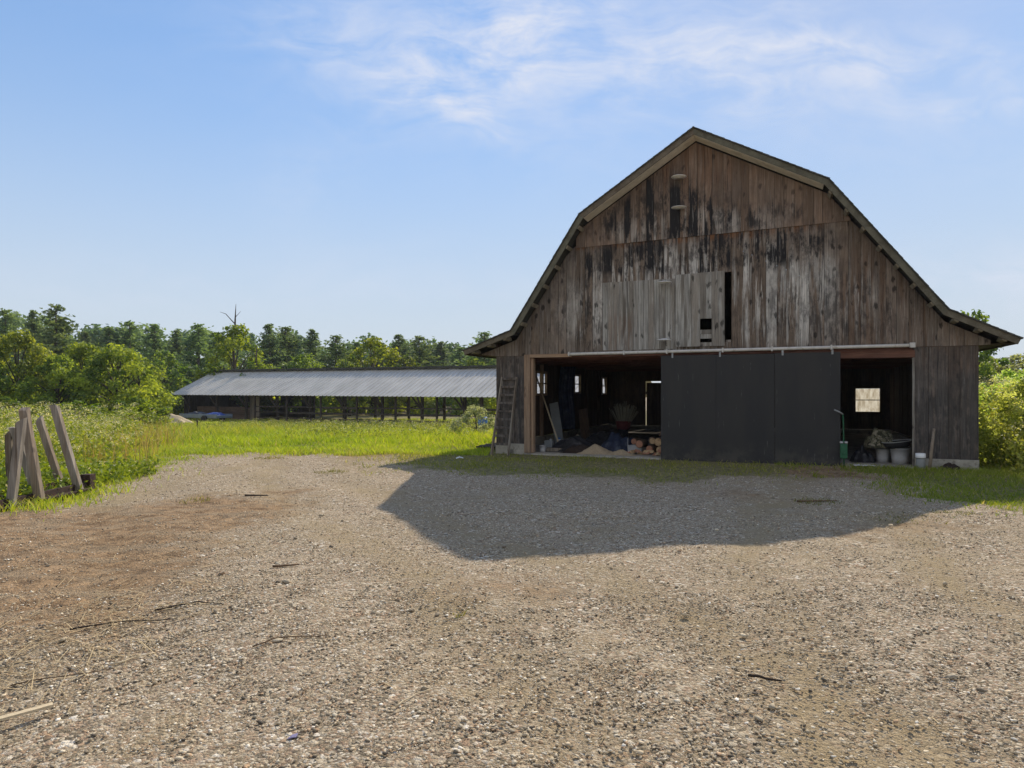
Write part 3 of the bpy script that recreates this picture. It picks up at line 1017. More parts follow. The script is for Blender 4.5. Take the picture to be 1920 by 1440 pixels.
bucket('paint_bucket', 'small white bucket just inside the left door post, below a pale canister', 1.14, .42, .085, .17, M['white_plastic'])
o = put(thing('plastic_bottle', 'white plastic bottle standing on the barn floor beside the leaning pole', 'bottle'), 1.30, 1.35, .04)
f = MB(); f.lathe([(.06, 0), (.07, .02), (.07, .2), (.03, .26), (.026, .28)], n=16); f.build('bottle_body', M['white_plastic'], o)
f = MB(); f.lathe([(.032, .28), (.032, .32)], n=14); f.build('cap', M['blue_plastic'], o)
o = put(thing('pale_canister', 'square pale canister on the floor behind the small white bucket', 'canister'), 1.10, 1.05, .04)
f = MB(); f.box(-.11, .11, -.08, .08, 0, .26); f.build('canister_body', M['grey_board'], o, bevel=.02)
f = MB(); f.lathe([(.03, .26), (.03, .30)], (.05, 0, 0), 12); f.build('cap', M['white_plastic'], o)
o = put(thing('floor_plank', 'grey plank lying on the barn floor by the white bottle', 'plank'), 1.5, .75, .04, .1)
f = MB(); f.box(-.35, .35, -.1, .1, 0, .09, (.4, .5, .8)); f.build('plank_body', M['post_grey'], o, bevel=.005)
o = put(thing('leaning_pole', 'long pale pole leaning against the left side wall inside the barn', 'pole'), 0, 0, 0)
f = MB(); f.tube([(1.42, 1.1, .045), (.16, 2.5, 2.25)], .022, 8); f.build('pole_shaft', M['splinter'], o)
o = put(thing('grey_sheet', 'tall grey sheet leaning on the left wall behind the pole', 'panel'), 0, 0, 0)
f = MB(); f.bar((.92, 2.6, .045), (.66, 2.8, 1.28), .27, .02, up=(0, 1, 0)); f.build('sheet_face', M['grey_board'], o)
o = put(thing('leaning_board', 'dim brown board leaning near the back left of the barn', 'board'), 0, 0, 0)
f = MB(); f.bar((1.2, 4.4, .045), (1.0, 4.8, 1.05), .3, .03, (.6, .7, .6), up=(0, 1, 0)); f.build('board_body', M['inner_wood'], o)
o = put(thing('short_slat', 'short pale slat propped upright on the dark heap', 'slat'), 0, 0, 0)
f = MB(); f.bar((1.75, 1.6, .12), (1.70, 1.75, .42), .07, .02); f.build('slat_body', M['splinter'], o)


def crumple(name, w, d, h, mat, seed, nx_=36, ny_=26, edge=.7, sharp=1.0):
    r = np.random.default_rng(seed)
    X, Y = np.meshgrid(np.linspace(-1, 1, nx_), np.linspace(-1, 1, ny_))
    Z = np.zeros_like(X)
    for k in range(16):
        a = r.uniform(0, 6.28); fq = r.uniform(2, 9)
        Z += np.abs(np.sin((X * math.cos(a) + Y * math.sin(a)) * fq + r.uniform(0, 6.28))) ** sharp / (fq ** .55)
    Z = (Z - Z.min()) / (Z.max() - Z.min())
    dome = np.clip(1 - (X ** 2 + Y ** 2) ** 1.0, 0, 1) ** edge
    Z = (Z * .65 + .45) * dome * h
    V = np.stack([X * w / 2 * (1 + .08 * np.sin(7 * Y)), Y * d / 2 * (1 + .08 * np.sin(6 * X + 1)), Z], -1).reshape(-1, 3)
    ix = np.arange(nx_ * ny_).reshape(ny_, nx_)
    q = np.stack([ix[:-1, :-1], ix[:-1, 1:], ix[1:, 1:], ix[1:, :-1]], -1).reshape(-1, 4)
    o = np_mesh(name, V, q, np.ones((len(V), 3)), mat)
    return o


o = tag(crumple('plastic_heap', 1.35, .9, .42, M['tarp_black'], 3), 'crumpled black plastic heap on the floor in the left bay', 'heap'); put(o, 1.85, 1.0, .04)
o = tag(crumple('cloth_heap', 1.0, .7, .24, M['clod'], 5), 'low dark brown heap between black plastic and the tan pile', 'heap'); put(o, 2.15, .62, .04)
o = tag(crumple('folded_tarp', 1.05, .9, .52, M['tarp_blue'], 8), 'dark blue crumpled tarp behind the tan sawdust pile', 'tarp'); put(o, 2.95, 1.25, .04)
o = tag(crumple('back_tarp', 1.5, 1.0, .5, M['tarp_black'], 18), 'dark tarp heap deeper inside behind the blue crumpled tarp', 'tarp'); put(o, 2.3, 2.4, .04)
# hanging tarp: a wavy sheet with depth
X, Z = np.meshgrid(np.linspace(0, .5, 24), np.linspace(.35, 2.35, 20))
Y = .05 * np.sin(X * 26) + .03 * np.sin(X * 61 + Z) + .03 * Z
V = np.stack([X + .04 * np.sin(Z * 3), Y, Z], -1).reshape(-1, 3)
ix = np.arange(V.shape[0]).reshape(X.shape)
q = np.stack([ix[:-1, :-1], ix[:-1, 1:], ix[1:, 1:], ix[1:, :-1]], -1).reshape(-1, 4)
o = np_mesh('hanging_tarp', V, q, np.ones((len(V), 3)), M['tarp_blue'], smooth=True)
md = o.modifiers.new('thick', 'SOLIDIFY'); md.thickness = .01
tag(o, 'dark blue tarp hanging from the ceiling along the left side', 'tarp'); put(o, .28, 4.5, .06)
# sawdust piles
for s, t, rr, hh, sd, lab in ((2.53, .50, .44, .235, 1, 'tan cone shaped sawdust pile in front of the blue tarp'), (3.22, .42, .36, .125, 2, 'lower tan sawdust pile beside the split firewood')):
    r = np.random.default_rng(sd)
    n = 28
    vs, fs = [], []
    for i, q in enumerate(np.linspace(0, 1, 9)):
        for k in range(n):
            a = 2 * math.pi * k / n
            rad = rr * (1 - q) * (1 + .16 * math.sin(2 * a + sd) + .10 * math.sin(3 * a + 2 * sd) + .06 * math.sin(7 * a)) + .02 * (i > 6)
            vs.append((rad * math.cos(a), rad * math.sin(a) * .8, hh * q ** 1.05 + r.uniform(-.008, .008) * (i > 0)))
    for i in range(8):
        for k in range(n):
            fs.append((i * n + k, i * n + (k + 1) % n, (i + 1) * n + (k + 1) % n, (i + 1) * n + k))
    f = MB(); f.add(vs, fs)
    o = f.build('sawdust_pile', M['sand']); tag(o, lab, 'pile'); put(o, s, t, .04)
# white box by the logs
o = put(thing('white_carton', 'grey white carton on the floor between blue tarp and firewood', 'box'), 3.42, 1.05, .04, .2)
f = MB(); f.box(-.17, .17, -.12, .12, 0, .2); f.build('carton_body', M['white_plastic'], o, bevel=.006)
f = MB(); f.bar((-.17, -.125, .2), (-.17, -.24, .26), .3, .008, up=(1, 0, 0)); f.build('flap', M['white_plastic'], o)
# firewood: every log is a thing, ends towards the yard
LOGS = [(3.62, 1.0, .25, .10, 'red', 'red ended log resting above the white carton'), (3.87, 1.05, .33, .085, '', 'grey brown log high in the firewood stack, middle'),
        (4.10, 1.0, .31, .105, '', 'pale ended log at the top right of the firewood stack'), (4.12, .95, .115, .10, '', 'pale ended log at the lower right of the firewood stack'),
        (3.90, .98, .13, .095, 'red', 'brown log in the lower middle of the firewood stack'), (3.40, 1.35, .28, .08, 'red', 'orange log behind the white carton'),
        (4.22, 1.25, .47, .06, '', 'thin dark log lying across the top of the stack')]
for i, (s, t, z, rad, ec, lab) in enumerate(LOGS):
    r = np.random.default_rng(30 + i)
    o = put(thing('firewood_log', lab, 'log', group='logs of the firewood stack'), s, t, z + .04, r.uniform(-.25, .25) if i < 6 else 1.2)
    f = MB()
    f.tube([(r.uniform(-.01, .01), -.22 + k * .11, r.uniform(-.01, .01)) for k in range(5)], [rad * r.uniform(.93, 1.06) for _ in range(5)], 11)
    f.build('bark', M['log_bark'], o)
    f = MB()
    f.tube([(0, -.232, 0), (0, -.219, 0)], [rad * .9, rad * .94], 11)
    f.build('cut_end', M['log_end_red'] if ec else M['log_end'], o)
for i in range(9):
    r = np.random.default_rng(60 + i)
    s, t = 3.35 + .11 * i + r.uniform(-.03, .03), .48 + r.uniform(-.1, .22)
    f = MB()
    L, w = r.uniform(.22, .36), r.uniform(.05, .08)
    f.prism([(-w, 0), (w, 0), (w * .1, w * 1.1)], -L / 2, L / 2)
    o = f.build('split_billet', M['log_end'] if i % 2 else M['log_end_red'], bevel=.004)
    tag(o, 'split wedge of reddish firewood scattered on the floor before the log stack', 'firewood', 'split firewood on the floor'); put(o, s, t, .04 + .03 * (i % 3), r.uniform(-1.4, 1.4))
# bundle of pale stakes standing in a red tub on a drum
o = put(thing('stake_bundle', 'fan of pale stalks standing in a red tub near the back', 'bundle'), 2.35, 4.6, .04)
f = MB()
for k in range(70):
    a = rng.uniform(-1, 1); b = rng.uniform(-1, 1)
    L = rng.uniform(.45, .75)
    f.bar((a * .15, b * .12, .52), (a * .15 + a * .30, b * .12 + b * .15, .55 + L * (1 - .25 * abs(a))), .022, .012, (rng.uniform(.7, 1.1),) * 3)
f.build('stalks', M['straw'], o)
f = MB(); f.lathe([(.19, .40), (.22, .5), (.25, .66), (.235, .66), (.2, .45)], n=20); f.build('tub', M['red_paint'], o)
f = MB(); f.lathe([(.14, 0), (.15, .05), (.15, .36), (.17, .398)], n=18); f.build('drum', M['tarp_black'], o)

# right bay: green hand tool, buckets, tub, camouflage cloth
o = put(thing('stand_up_tool', 'green long handled ground tool with bent grey grip beside the black door', 'garden tool'), 8.15, -.22)
f = MB(); f.tube([(.02, 0, .0), (.02, 0, .25), (.01, .0, .9), (.0, .02, 1.12)], .013, 8, (.7, .9, .8)); f.build('shaft', M['green_paint'], o)
f = MB(); f.tube([(.0, .02, 1.12), (-.05, .0, 1.16), (-.17, -.04, 1.22)], .018, 8); f.build('grip', M['grey_metal'], o)
f = MB(); f.box(-.055, .085, -.05, .05, .18, .50); f.box(-.03, .06, -.06, .06, .26, .44); f.build('tool_body', M['green_paint'], o, bevel=.015)
f = MB(); f.box(-.06, .0, -.055, .055, .505, .545); f.box(.03, .09, -.055, .055, .505, .545); f.build('clip', M['white_plastic'], o, bevel=.006)
bucket('white_pail', 'white pail half hidden under the camouflage cloth in the right bay', 9.02, .75, .14, .30, M['white_plastic'], 0.4)
bucket('white_tub', 'large white tub with dark rim against the right door post', 9.33, .52, .19, .34, M['white_plastic'], -.2)
o = put(thing('dark_tray', 'dark oval tray with pale rim set on top of the white tub', 'tray'), 9.28, .5, .385, .3)
f = MB(); f.lathe([(.18, 0), (.24, .03), (.30, .14), (.29, .14), (.22, .04), (.0, .025)], n=24, cap=False); f.build('tray_body', M['black_rubber'], o)
f = MB(); f.lathe([(.288, .138), (.305, .138), (.307, .155), (.288, .155), (.288, .138)], n=24, cap=False); f.build('rim', M['grey_board'], o)
o.scale = (1, .75, 1); o.rotation_euler[1] = -.12


def mk_camo():
    m, g = new_mat('camouflage_cloth')
    p = g.n('ShaderNodeTexCoord', 'Object')
    a = g.noise(p, 9.0, 3.0, .6)
    b = g.noise(g.v('ADD', p, (5, 5, 5)), 12.0, 3.0, .6)
    col = g.mix(g.ss(a, .48, .52), (.05, .05, .03), (.17, .16, .10))
    col = g.mix(g.ss(b, .56, .6), col, (.30, .27, .20))
    finish(g, col, .9, g.noise(p, 40.0, 3.0), .4, .01)
    return m


M['camo'] = mk_camo()
o = tag(crumple('camouflage_cloth', .62, .6, .42, M['camo'], 21, edge=.5), 'camouflage cloth draped over the white pail in the right bay', 'cloth'); put(o, 8.98, .80, .37)
o = tag(crumple('dark_bag', .5, .5, .34, M['tarp_black'], 23), 'black bag on the floor left of the camouflage cloth', 'bag'); put(o, 8.62, .75, .04)
o = put(thing('paper_sheet', 'white sheet lying flat on the ground in the right bay doorway', 'paper'), 8.55, -.22, .05, .2)
f = MB()
for k in range(4):
    f.add([(-.2 + k * .1, -.07, .01 * (k % 2)), (-.1 + k * .1, -.07, .01 * ((k + 1) % 2)), (-.1 + k * .1, .07, .012 * ((k + 1) % 2)), (-.2 + k * .1, .07, .012 * (k % 2))], [(0, 1, 2, 3)])
so = f.build('sheet', M['paper'], o); md = so.modifiers.new('thick', 'SOLIDIFY'); md.thickness = .006
# capped jug, leaning stick and dark clod by the right foundation
o = put(thing('capped_jug', 'pale jar with a white lid against the right end of the doorway', 'jar'), 9.60, -.17, -.01)
f = MB(); f.lathe([(.07, 0), (.085, .02), (.085, .2), (.07, .25)], n=20); f.build('jar_body', M['grey_board'], o)
f = MB(); f.lathe([(.09, .25), (.095, .26), (.095, .335), (.085, .345)], n=20); f.build('lid', M['white_enamel'], o)
o = put(thing('leaning_stick', 'weathered stick leaning on the wall beside the white lidded jar', 'stick'), 0, 0, 0)
f = MB(); f.tube([(9.74, -.28, -.01), (9.79, -.20, .4), (9.86, -.07, .84)], [.034, .032, .027], 7); f.build('stick_shaft', M['post_grey'], o)
o = tag(crumple('soil_clod', .42, .28, .19, M['clod'], 40, 22, 16), 'dark brown clod of earth at the foot of the right foundation', 'clod'); put(o, 10.12, -.22, -.01)
# beside the left wall of the barn
o = put(thing('dark_sheet', 'dark flat sheet of boards lying on the grass left of the barn', 'board'), -.62, 1.5, .03, .1)
f = MB()
for k in range(4):
    f.box(-.45, .45, -.5 + k * .25, -.27 + k * .25, .02 + .01 * (k % 2), .05 + .01 * (k % 2), tuple(r_.uniform(size=3)))
f.build('sheet_boards', M['shed_wood'], o)
o = put(thing('paper_scrap', 'small white scrap of litter on the grass left of the ladder', 'litter'), -.1, -1.95, .04, .5)
f = MB()
f.add([(-.08, -.03, 0), (0, -.04, .03), (.09, -.02, .005), (.08, .04, .02), (0, .05, .045), (-.09, .03, .01)], [(0, 1, 4, 5), (1, 2, 3, 4)])
so = f.build('scrap', M['paper'], o); md = so.modifiers.new('thick', 'SOLIDIFY'); md.thickness = .005

# ------------------------------------------------------------------ timber rack on the left
rack = thing('timber_rack', 'rusty steel rack holding six leaning grey timber posts among the weeds', 'rack', (-6.85, 9.0, 0), 0)
f = MB()
f.box(-.04, .02, -.6, 2.05, .02, .15); f.box(-.04, .10, -.6, 2.05, .03, .06)
f.box(-.50, -.44, -.6, 2.05, .02, .16)
f.box(-.49, .0, 1.95, 2.03, .06, .17); f.box(-.49, .0, .55, .61, .06, .15)
f.box(-.10, .06, 1.98, 2.14, .02, .27)
f.build('base_frame', M['rust'], rack, bevel=.008)
for (b0, t0, w) in (((.02, .30, .03), (.06, .45, 1.22), .105), ((.08, .78, .06), (-.20, .86, 1.36), .115), ((.05, 1.72, .06), (-.42, 1.85, 1.37), .11),
                    ((-.40, 2.0, .05), (-.76, 1.98, 1.18), .10), ((-.25, 1.2, .05), (-.60, 1.2, 1.07), .10), ((-.70, 1.3, .0), (-.66, 1.2, 1.0), .095)):
    # a worn square timber: many short lengths with small dents, worn edges and a chipped, slanted top
    f = MB()
    b0, t0 = np.array(b0, float), np.array(t0, float)
    dv = (t0 - b0) / np.linalg.norm(t0 - b0)
    sv = np.cross(dv, (0, 1, 0)); sv /= np.linalg.norm(sv)
    uv = np.cross(sv, dv)
    ring, ns = [(-1, -.8), (-.8, -1), (.8, -1), (1, -.8), (1, .8), (.8, 1), (-.8, 1), (-1, .8)], 11
    vs, fs = [], []
    tl0, tl1 = r_.uniform(-.03, .03), r_.uniform(-.03, .03)
    bow = r_.uniform(-.012, .012)
    for i in range(ns):
        q = i / (ns - 1)
        for (a_, c_) in ring:
            k = w / 2 * (1 + r_.uniform(-.06, .04))
            e = (tl0 * a_ + tl1 * c_ + r_.uniform(-.012, .006)) if i == ns - 1 else 0
            vs.append(b0 + (t0 - b0) * q + sv * (a_ * k + bow * math.sin(3.14 * q)) + uv * c_ * k * .85 + dv * e)
    for i in range(ns - 1):
        for k in range(8):
            fs.append((i * 8 + k, i * 8 + (k + 1) % 8, (i + 1) * 8 + (k + 1) % 8, (i + 1) * 8 + k))
    fs.append(tuple(range(7, -1, -1))); fs.append(tuple(range((ns - 1) * 8, ns * 8)))
    f.add(vs, fs, tuple(r_.uniform(size=3)))
    f.build('timber_post', M['post_grey'], rack)

# ------------------------------------------------------------------ long open shed
SRZ = -math.atan2(.469, .883)
SX, SY = -33.5, 67.0
SE = (math.cos(SRZ), math.sin(SRZ)); SN = (-math.sin(SRZ), math.cos(SRZ))
shed = thing('open_shed', 'long open sided shed with a grey metal roof behind the grass', 'shed', (SX, SY, 0), SRZ)
LS = 46.0
eave = lambda x: 1.34 - .0033 * x
ridge = lambda x: 3.72 - .0042 * x
f = MB()
nrib = int(LS / .46)
vs, fs = [], []
for k in range(nrib + 1):
    x = LS * k / nrib
    for dx_, dz_ in ((-.06, 0), (-.035, .06), (.035, .06), (.06, 0)):
        xx = min(max(x + dx_, 0), LS)
        vs += [(xx, 0, eave(xx) + dz_), (xx, 5.0, ridge(xx) + dz_)]
for i in range(len(vs) // 2 - 1):
    fs.append((2 * i, 2 * i + 2, 2 * i + 3, 2 * i + 1))
f.add(vs, fs)
rf = f.build('roof', M['roof_metal'], shed)
md = rf.modifiers.new('thick', 'SOLIDIFY'); md.thickness = .03; md.offset = -1
f = MB()
f.add([(0, 5.0, ridge(0)), (LS, 5.0, ridge(LS)), (LS, 10.0, eave(LS)), (0, 10.0, eave(0))], [(0, 1, 2, 3)])
rb = f.build('roof', M['roof_metal'], shed)
md = rb.modifiers.new('thick', 'SOLIDIFY'); md.thickness = .03; md.offset = -1
f = MB()
for k in range(int(LS / .6)):
    x = k * .6
    j = .02 * (k % 2) + .02 * math.sin(k * 1.7)
    f.bar((x, 5.0, ridge(x) + .10 + j), (x + .6, 5.0, ridge(x + .6) + .10 + j), .7, .17, (.8 + .3 * (k % 3) / 3,) * 3)
f.build('ridge_cap', M['shingle'], shed)
GZS = -1.15
for k in range(12):
    x = 1.2 + 4.0 * k
    f = MB(); f.box(x - .1, x + .1, 1.1, 1.3, GZS, eave(x) + .46, tuple(r_.uniform(size=3))); f.build('post', M['shed_wood'], shed)
    f = MB(); f.bar((x, 1.2, GZS + 1.25), (x - 1.15, .95, eave(x) + .34), .12, .12, tuple(r_.uniform(size=3))); f.build('brace', M['shed_wood'], shed)
    f = MB(); f.bar((x, 1.2, GZS + 1.25), (x + .2, .25, eave(x) - .05), .12, .12, tuple(r_.uniform(size=3))); f.build('brace', M['shed_wood'], shed)
    f = MB(); f.box(x + .9, x + 1.08, 8.8, 9.0, GZS, eave(x) + .42, tuple(r_.uniform(size=3))); f.build('post', M['shed_wood'], shed)
f = MB(); f.bar((0.2, 1.2, eave(0) + .36), (LS, 1.2, eave(LS) + .36), .12, .2, (.4, .4, .4)); f.build('eave_beam', M['shed_wood'], shed)
f = MB(); f.bar((0.2, 8.9, eave(0) + .33), (LS, 8.9, eave(LS) + .33), .12, .2, (.4, .4, .4)); f.build('eave_beam', M['shed_wood'], shed)
# closed bay at the left end: low plank wall in front, rear wall with two window openings
f = MB()
for k in range(5):
    f.box(1.4, 8.9, 1.9 + .01 * (k % 2), 1.94 + .01 * (k % 2), GZS + .1 + k * .25, GZS + .33 + k * .25, tuple(r_.uniform(size=3)))
f.build('plank_wall', M['shed_red'], shed)
f = MB()
board_wall(f, .2, 9.6, lambda s: GZS, lambda s: eave(s) + .22, 9.3, .04, .3, r_, holes=[(3.3, 5.0, .15, 1.15), (6.9, 8.5, .15, 1.15)], kinks=[], gap=.0)
f.build('rear_wall', M['shed_wood'], shed)
f = MB()
board_wall(f, 1.2, 9.2, lambda s: GZS, lambda s: 3.2 - abs(s - 5) * .42, .35, .04, .3, r_, kinks=[5.0], orient='y', gap=.0)
f.build('end_wall', M['shed_wood'], shed)
f = MB()
board_wall(f, 9.3, 10.4, lambda s: GZS, lambda s: eave(s) + .3, 1.5, .04, .28, r_, kinks=[], gap=.03)
f.build('pale_boards', M['shed_pale'], shed)
f = MB(); f.box(10.55, 10.75, 1.3, 1.45, GZS, eave(10) + .35, (.5, .5, .9)); f.build('post', M['shed_pale'], shed)
# board fence of the pens under the roof
pen = thing('pen_fence', 'dark board fence of the pens along the open shed', 'fence', (SX, SY, 0), SRZ)
for k in range(9):
    x = 11.0 + 4.0 * k
    f = MB(); f.box(x - .07, x + .07, .55, .69, GZS, eave(x) + .22, tuple(r_.uniform(size=3))); f.build('fence_post', M['shed_wood'], pen)
for z in (GZS + .35, GZS + .85, GZS + 1.35):
    f = MB()
    for k in range(9):
        x = 10.95 + 4.0 * k
        f.box(x, x + 4.0 - .02, .70, .75, z + r_.uniform(-.05, .05), z + .14, tuple(r_.uniform(size=3)))
    f.build('rail', M['shed_wood'], pen)


def SWp(x, y, z=0.0):
    return (SX + SE[0] * x + SN[0] * y, SY + SE[1] * x + SN[1] * y, z)


# trailer with a blue tarp before the closed bay
tz = float(gz(*SWp(8.0, -2.0)[:2]))
tr = thing('flat_trailer', 'low blue grey flat trailer parked at the left end of the shed', 'trailer', SWp(7.8, -2.0, tz), SRZ)
f = MB(); f.box(-2.6, 2.4, -.8, .8, .38, .62); f.box(-2.6, 2.4, -.85, -.8, .36, .72); f.box(-2.6, 2.4, .8, .85, .36, .72); f.build('trailer_bed', M['aluminium'], tr, bevel=.03)
for yy in (-.95, .95):
    f = MB(); f.tube([(.9, yy - .1, .30), (.9, yy + .1, .30)], .30, 18); f.build('wheel', M['black_rubber'], tr)
f = MB(); f.bar((-2.6, 0, .45), (-3.7, 0, .42), .1, .1); f.build('tow_bar', M['rust'], tr)
o = tag(crumple('blue_tarp', 2.1, 1.3, .30, M['bright_blue'], 50), 'bright blue tarp bundled on the flat trailer by the shed', 'tarp')
o.location = SWp(9.0, -2.0, tz + .62); o.rotation_euler = (0, 0, SRZ)
o = tag(crumple('dark_load', 2.4, 1.2, .32, M['tarp_black'], 52), 'dark load heaped at the front end of the flat trailer', 'load')
o.location = SWp(6.6, -2.0, tz + .62); o.rotation_euler = (0, 0, SRZ)
o = tag(crumple('rubble_heap', 4.6, 2.4, 1.0, M['splinter'], 54, edge=.6), 'pale heap of rubble left of the shed beside the trees', 'heap')
o.location = (-29.5, 58.0, float(gz(-29.5, 58.0)) - .1)
o = thing('steel_stake', 'thin rusty stake standing in the grass before the shed', 'stake', (-16.6, 36.0, float(gz(-16.6, 36.0))))
f = MB(); f.box(-.025, .025, -.02, .02, -.2, .75); f.box(-.05, .05, -.01, .01, .60, .66); f.build('stake_shaft', M['rust'], o)
o = thing('blue_barrel', 'blue plastic barrel standing by the shed left of the barn', 'barrel', (-1.75, 41.0, float(gz(-1.75, 41.0))))
f = MB(); f.lathe([(.25, 0), (.28, .05), (.285, .3), (.3, .33), (.3, .57), (.285, .6), (.28, .86), (.25, .9), (.08, .9)], n=22); f.build('barrel_body', M['blue_plastic'], o)

# ------------------------------------------------------------------ vegetation
def leaf_quads(C, Nrm, size, r, aspect=.55):
    """quads centred at C with normals Nrm"""
    n = len(C)
    a = r.standard_normal((n, 3))
    u = np.cross(Nrm, a); u /= np.linalg.norm(u, axis=1, keepdims=True) + 1e-9
    v = np.cross(Nrm, u)
    s = size[:, None] if hasattr(size, '__len__') else size
    V = np.stack([C - u * s, C - v * s * aspect, C + u * s, C + v * s * aspect], 1).reshape(-1, 3)
    F = np.arange(n * 4).reshape(n, 4)
    return V, F


def crown_mesh(name, clumps, per, leaf, r, c0, c1, flat=.75, mat=None):
    """leaves gathered in clumps; each clump leans to its own tone"""
    Cs, Ns, cols, sz = [], [], [], []
    for (x, y, z, rad) in clumps:
        n = max(20, int(per * (rad ** 1.6)))
        d = r.standard_normal((n, 3)); d /= np.linalg.norm(d, axis=1, keepdims=True)
        rr = rad * r.uniform(.25, 1.0, (n, 1)) ** .5 * (1 + .25 * r.standard_normal((n, 1)).clip(-1, 1.4))
        P = np.array((x, y, z)) + d * rr * np.array((1, 1, flat))
        nn = d * .6 + r.standard_normal((n, 3)) * .7 + np.array((0, 0, .5))
        Cs.append(P); Ns.append(nn)
        tone = r.uniform(0, 1)
        w = np.clip(tone + .28 * r.standard_normal((n, 1)), 0, 1)
        cols.append(np.array(c0) * (1 - w) + np.array(c1) * w)
        sz.append(leaf * r.uniform(.6, 1.35, n))
    C, N = np.concatenate(Cs), np.concatenate(Ns)
    N /= np.linalg.norm(N, axis=1, keepdims=True)
    V, F = leaf_quads(C, N, np.concatenate(sz), r)
    return np_mesh(name, V, F, np.repeat(np.concatenate(cols), 4, axis=0), mat or M['leaf'], link=False)


def mesh_only(mb, name, mat):
    o = mb.build(name, mat)
    me = o.data
    bpy.data.objects.remove(o)
    return me


def broadleaf(seed, H, W, c0, c1, leaf=.13, per=360, nclump=50, low=.08, mat='leaf'):
    r = np.random.default_rng(seed)
    clumps, tr_ = [], MB()
    tr_.tube([(0, 0, -.3), (.05, 0, H * .3), (r.uniform(-.3, .3), r.uniform(-.2, .2), H * .8)], [H * .028, H * .02, H * .006], 8)
    for k in range(nclump):
        h = low + (1 - low) * (k + r.uniform()) / nclump
        prof = (math.sin(math.pi * min(1, .18 + h * .80)) ** .7) * (1.0 if h < .75 else .9)
        a = k * 2.4 + r.uniform(-.6, .6)
        rad = W / 2 * prof * r.uniform(.5, 1.08)
        cr = W * r.uniform(.07, .155) * (1.15 - .4 * h)
        p = (rad * math.cos(a), rad * math.sin(a), H * h * .93)
        clumps.append((*p, cr))
        if k % 2 == 0:
            tr_.tube([(.04, 0, H * h * .55), (p[0] * .55, p[1] * .55, H * h * .8), p], [H * .009, H * .006, H * .002], 5)
    return mesh_only(tr_, 'trunk', M['bark']), crown_mesh('crown', clumps, per, leaf, r, c0, c1, mat=M[mat])


def pine(seed, H, W, c0, c1, base=.08, tip=1.0, irregular=.25):
    r = np.random.default_rng(seed)
    tr_ = MB()
    tr_.tube([(0, 0, -.3), (0, 0, H * .5), (0, 0, H * .97)], [H * .02, H * .012, H * .003], 7)
    C, D, S, K = [], [], [], []
    nw = int(H / .40)
    for w in range(nw):
        h = base + (1 - base) * w / nw
        z = H * h
        L0 = W / 2 * (1 - h) ** (1.0 * tip) * (1.0 if h > .25 else .8 + .8 * h) * 1.15 + .05
        nb = 8
        for b in range(nb):
            a = r.uniform(0, 2 * math.pi)
            L = L0 * r.uniform(1 - 2 * irregular, 1 + irregular * .6)
            rise = (.55 if h > .7 else .18 - .12 * (1 - h)) * L
            tone = r.uniform()
            nt = max(3, int(L / .26))
            for t in range(nt):
                q = (t + 1) / nt
                if q < .25 and L > 1: continue
                p = np.array((math.cos(a) * L * q, math.sin(a) * L * q, z + rise * q ** 1.5))
                p += r.normal(0, .10, 3)
                for m_ in range(9):
                    d = np.array((math.cos(a), math.sin(a), .55)) * .7 + r.normal(0, .55, 3)
                    d /= np.linalg.norm(d)
                    C.append(p); D.append(d); S.append(r.uniform(.24, .42) * (1 if h < .85 else .7)); K.append(np.clip(tone + r.normal(0, .2), 0, 1))
    C, D, S, K = np.array(C), np.array(D), np.array(S), np.array(K)
    a = r.standard_normal(D.shape)
    u = np.cross(D, a); u /= np.linalg.norm(u, axis=1, keepdims=True)
    wv = .20
    V = np.stack([C - u * (S * .08)[:, None], C + D * (S * .6)[:, None] - u * (S * wv)[:, None], C + D * S[:, None], C + D * (S * .6)[:, None] + u * (S * wv)[:, None]], 1).reshape(-1, 3)
    F = np.arange(len(C) * 4).reshape(-1, 4)
    col = np.array(c0) * (1 - K[:, None]) + np.array(c1) * K[:, None]
    return mesh_only(tr_, 'trunk', M['bark']), np_mesh('crown', V, F, np.repeat(col, 4, axis=0), M['needle'], link=False)


def plant_tree(name, label, cat, meshes, x, y, sc=1.0, sz=None, rz=0.0, group=None, z=None, parts=('trunk', 'crown')):
    o = thing(name, label, cat, (x, y, float(gz(x, y)) if z is None else z), rz, group)
    o.scale = (sc, sc, sz or sc)
    for pn, me in zip(parts, meshes):
        c = bpy.data.objects.new(pn, me); COL.objects.link(c); c.parent = o
    return o


G0, G1 = (.10, .17, .035), (.38, .48, .075)
DK0, DK1 = (.022, .052, .020), (.050, .090, .030)
BL = [broadleaf(101, 6.2, 6.0, G0, G1), broadleaf(102, 6.0, 5.2, (.085, .155, .038), (.35, .45, .08)), broadleaf(103, 6.4, 6.6, (.105, .175, .032), (.42, .50, .08), nclump=58)]
BT_HAZY = broadleaf(113, 9.0, 7.5, (.15, .20, .10), (.40, .46, .24), leaf=.18, per=200, nclump=44, low=.05)  # pale, greyed leaf colours: distance haze painted into the crown
BT = [broadleaf(111, 9.5, 7.2, (.11, .18, .022), (.32, .38, .04), leaf=.2, per=170, nclump=38, low=.2), broadleaf(112, 9.0, 6.5, (.09, .16, .035), (.24, .31, .06), leaf=.2, per=170, nclump=34, low=.15)]
PN = [pine(201, 13.0, 6.2, (.10, .16, .095), (.30, .38, .17)), pine(202, 12.0, 5.2, (.11, .165, .11), (.30, .38, .19), irregular=.35), pine(203, 13.5, 7.4, (.10, .165, .09), (.32, .40, .15), tip=.8, irregular=.32)]
PXF = 1280.0
rr = np.random.default_rng(77)


def px_x(u, d):
    return (u - 960) / PXF * d


def top_scale(v, d, x, H):
    """height scale so that the top of a tree d metres out is seen at row v"""
    return (EYE + (735 - v) / PXF * d - float(gz(x, d))) / H


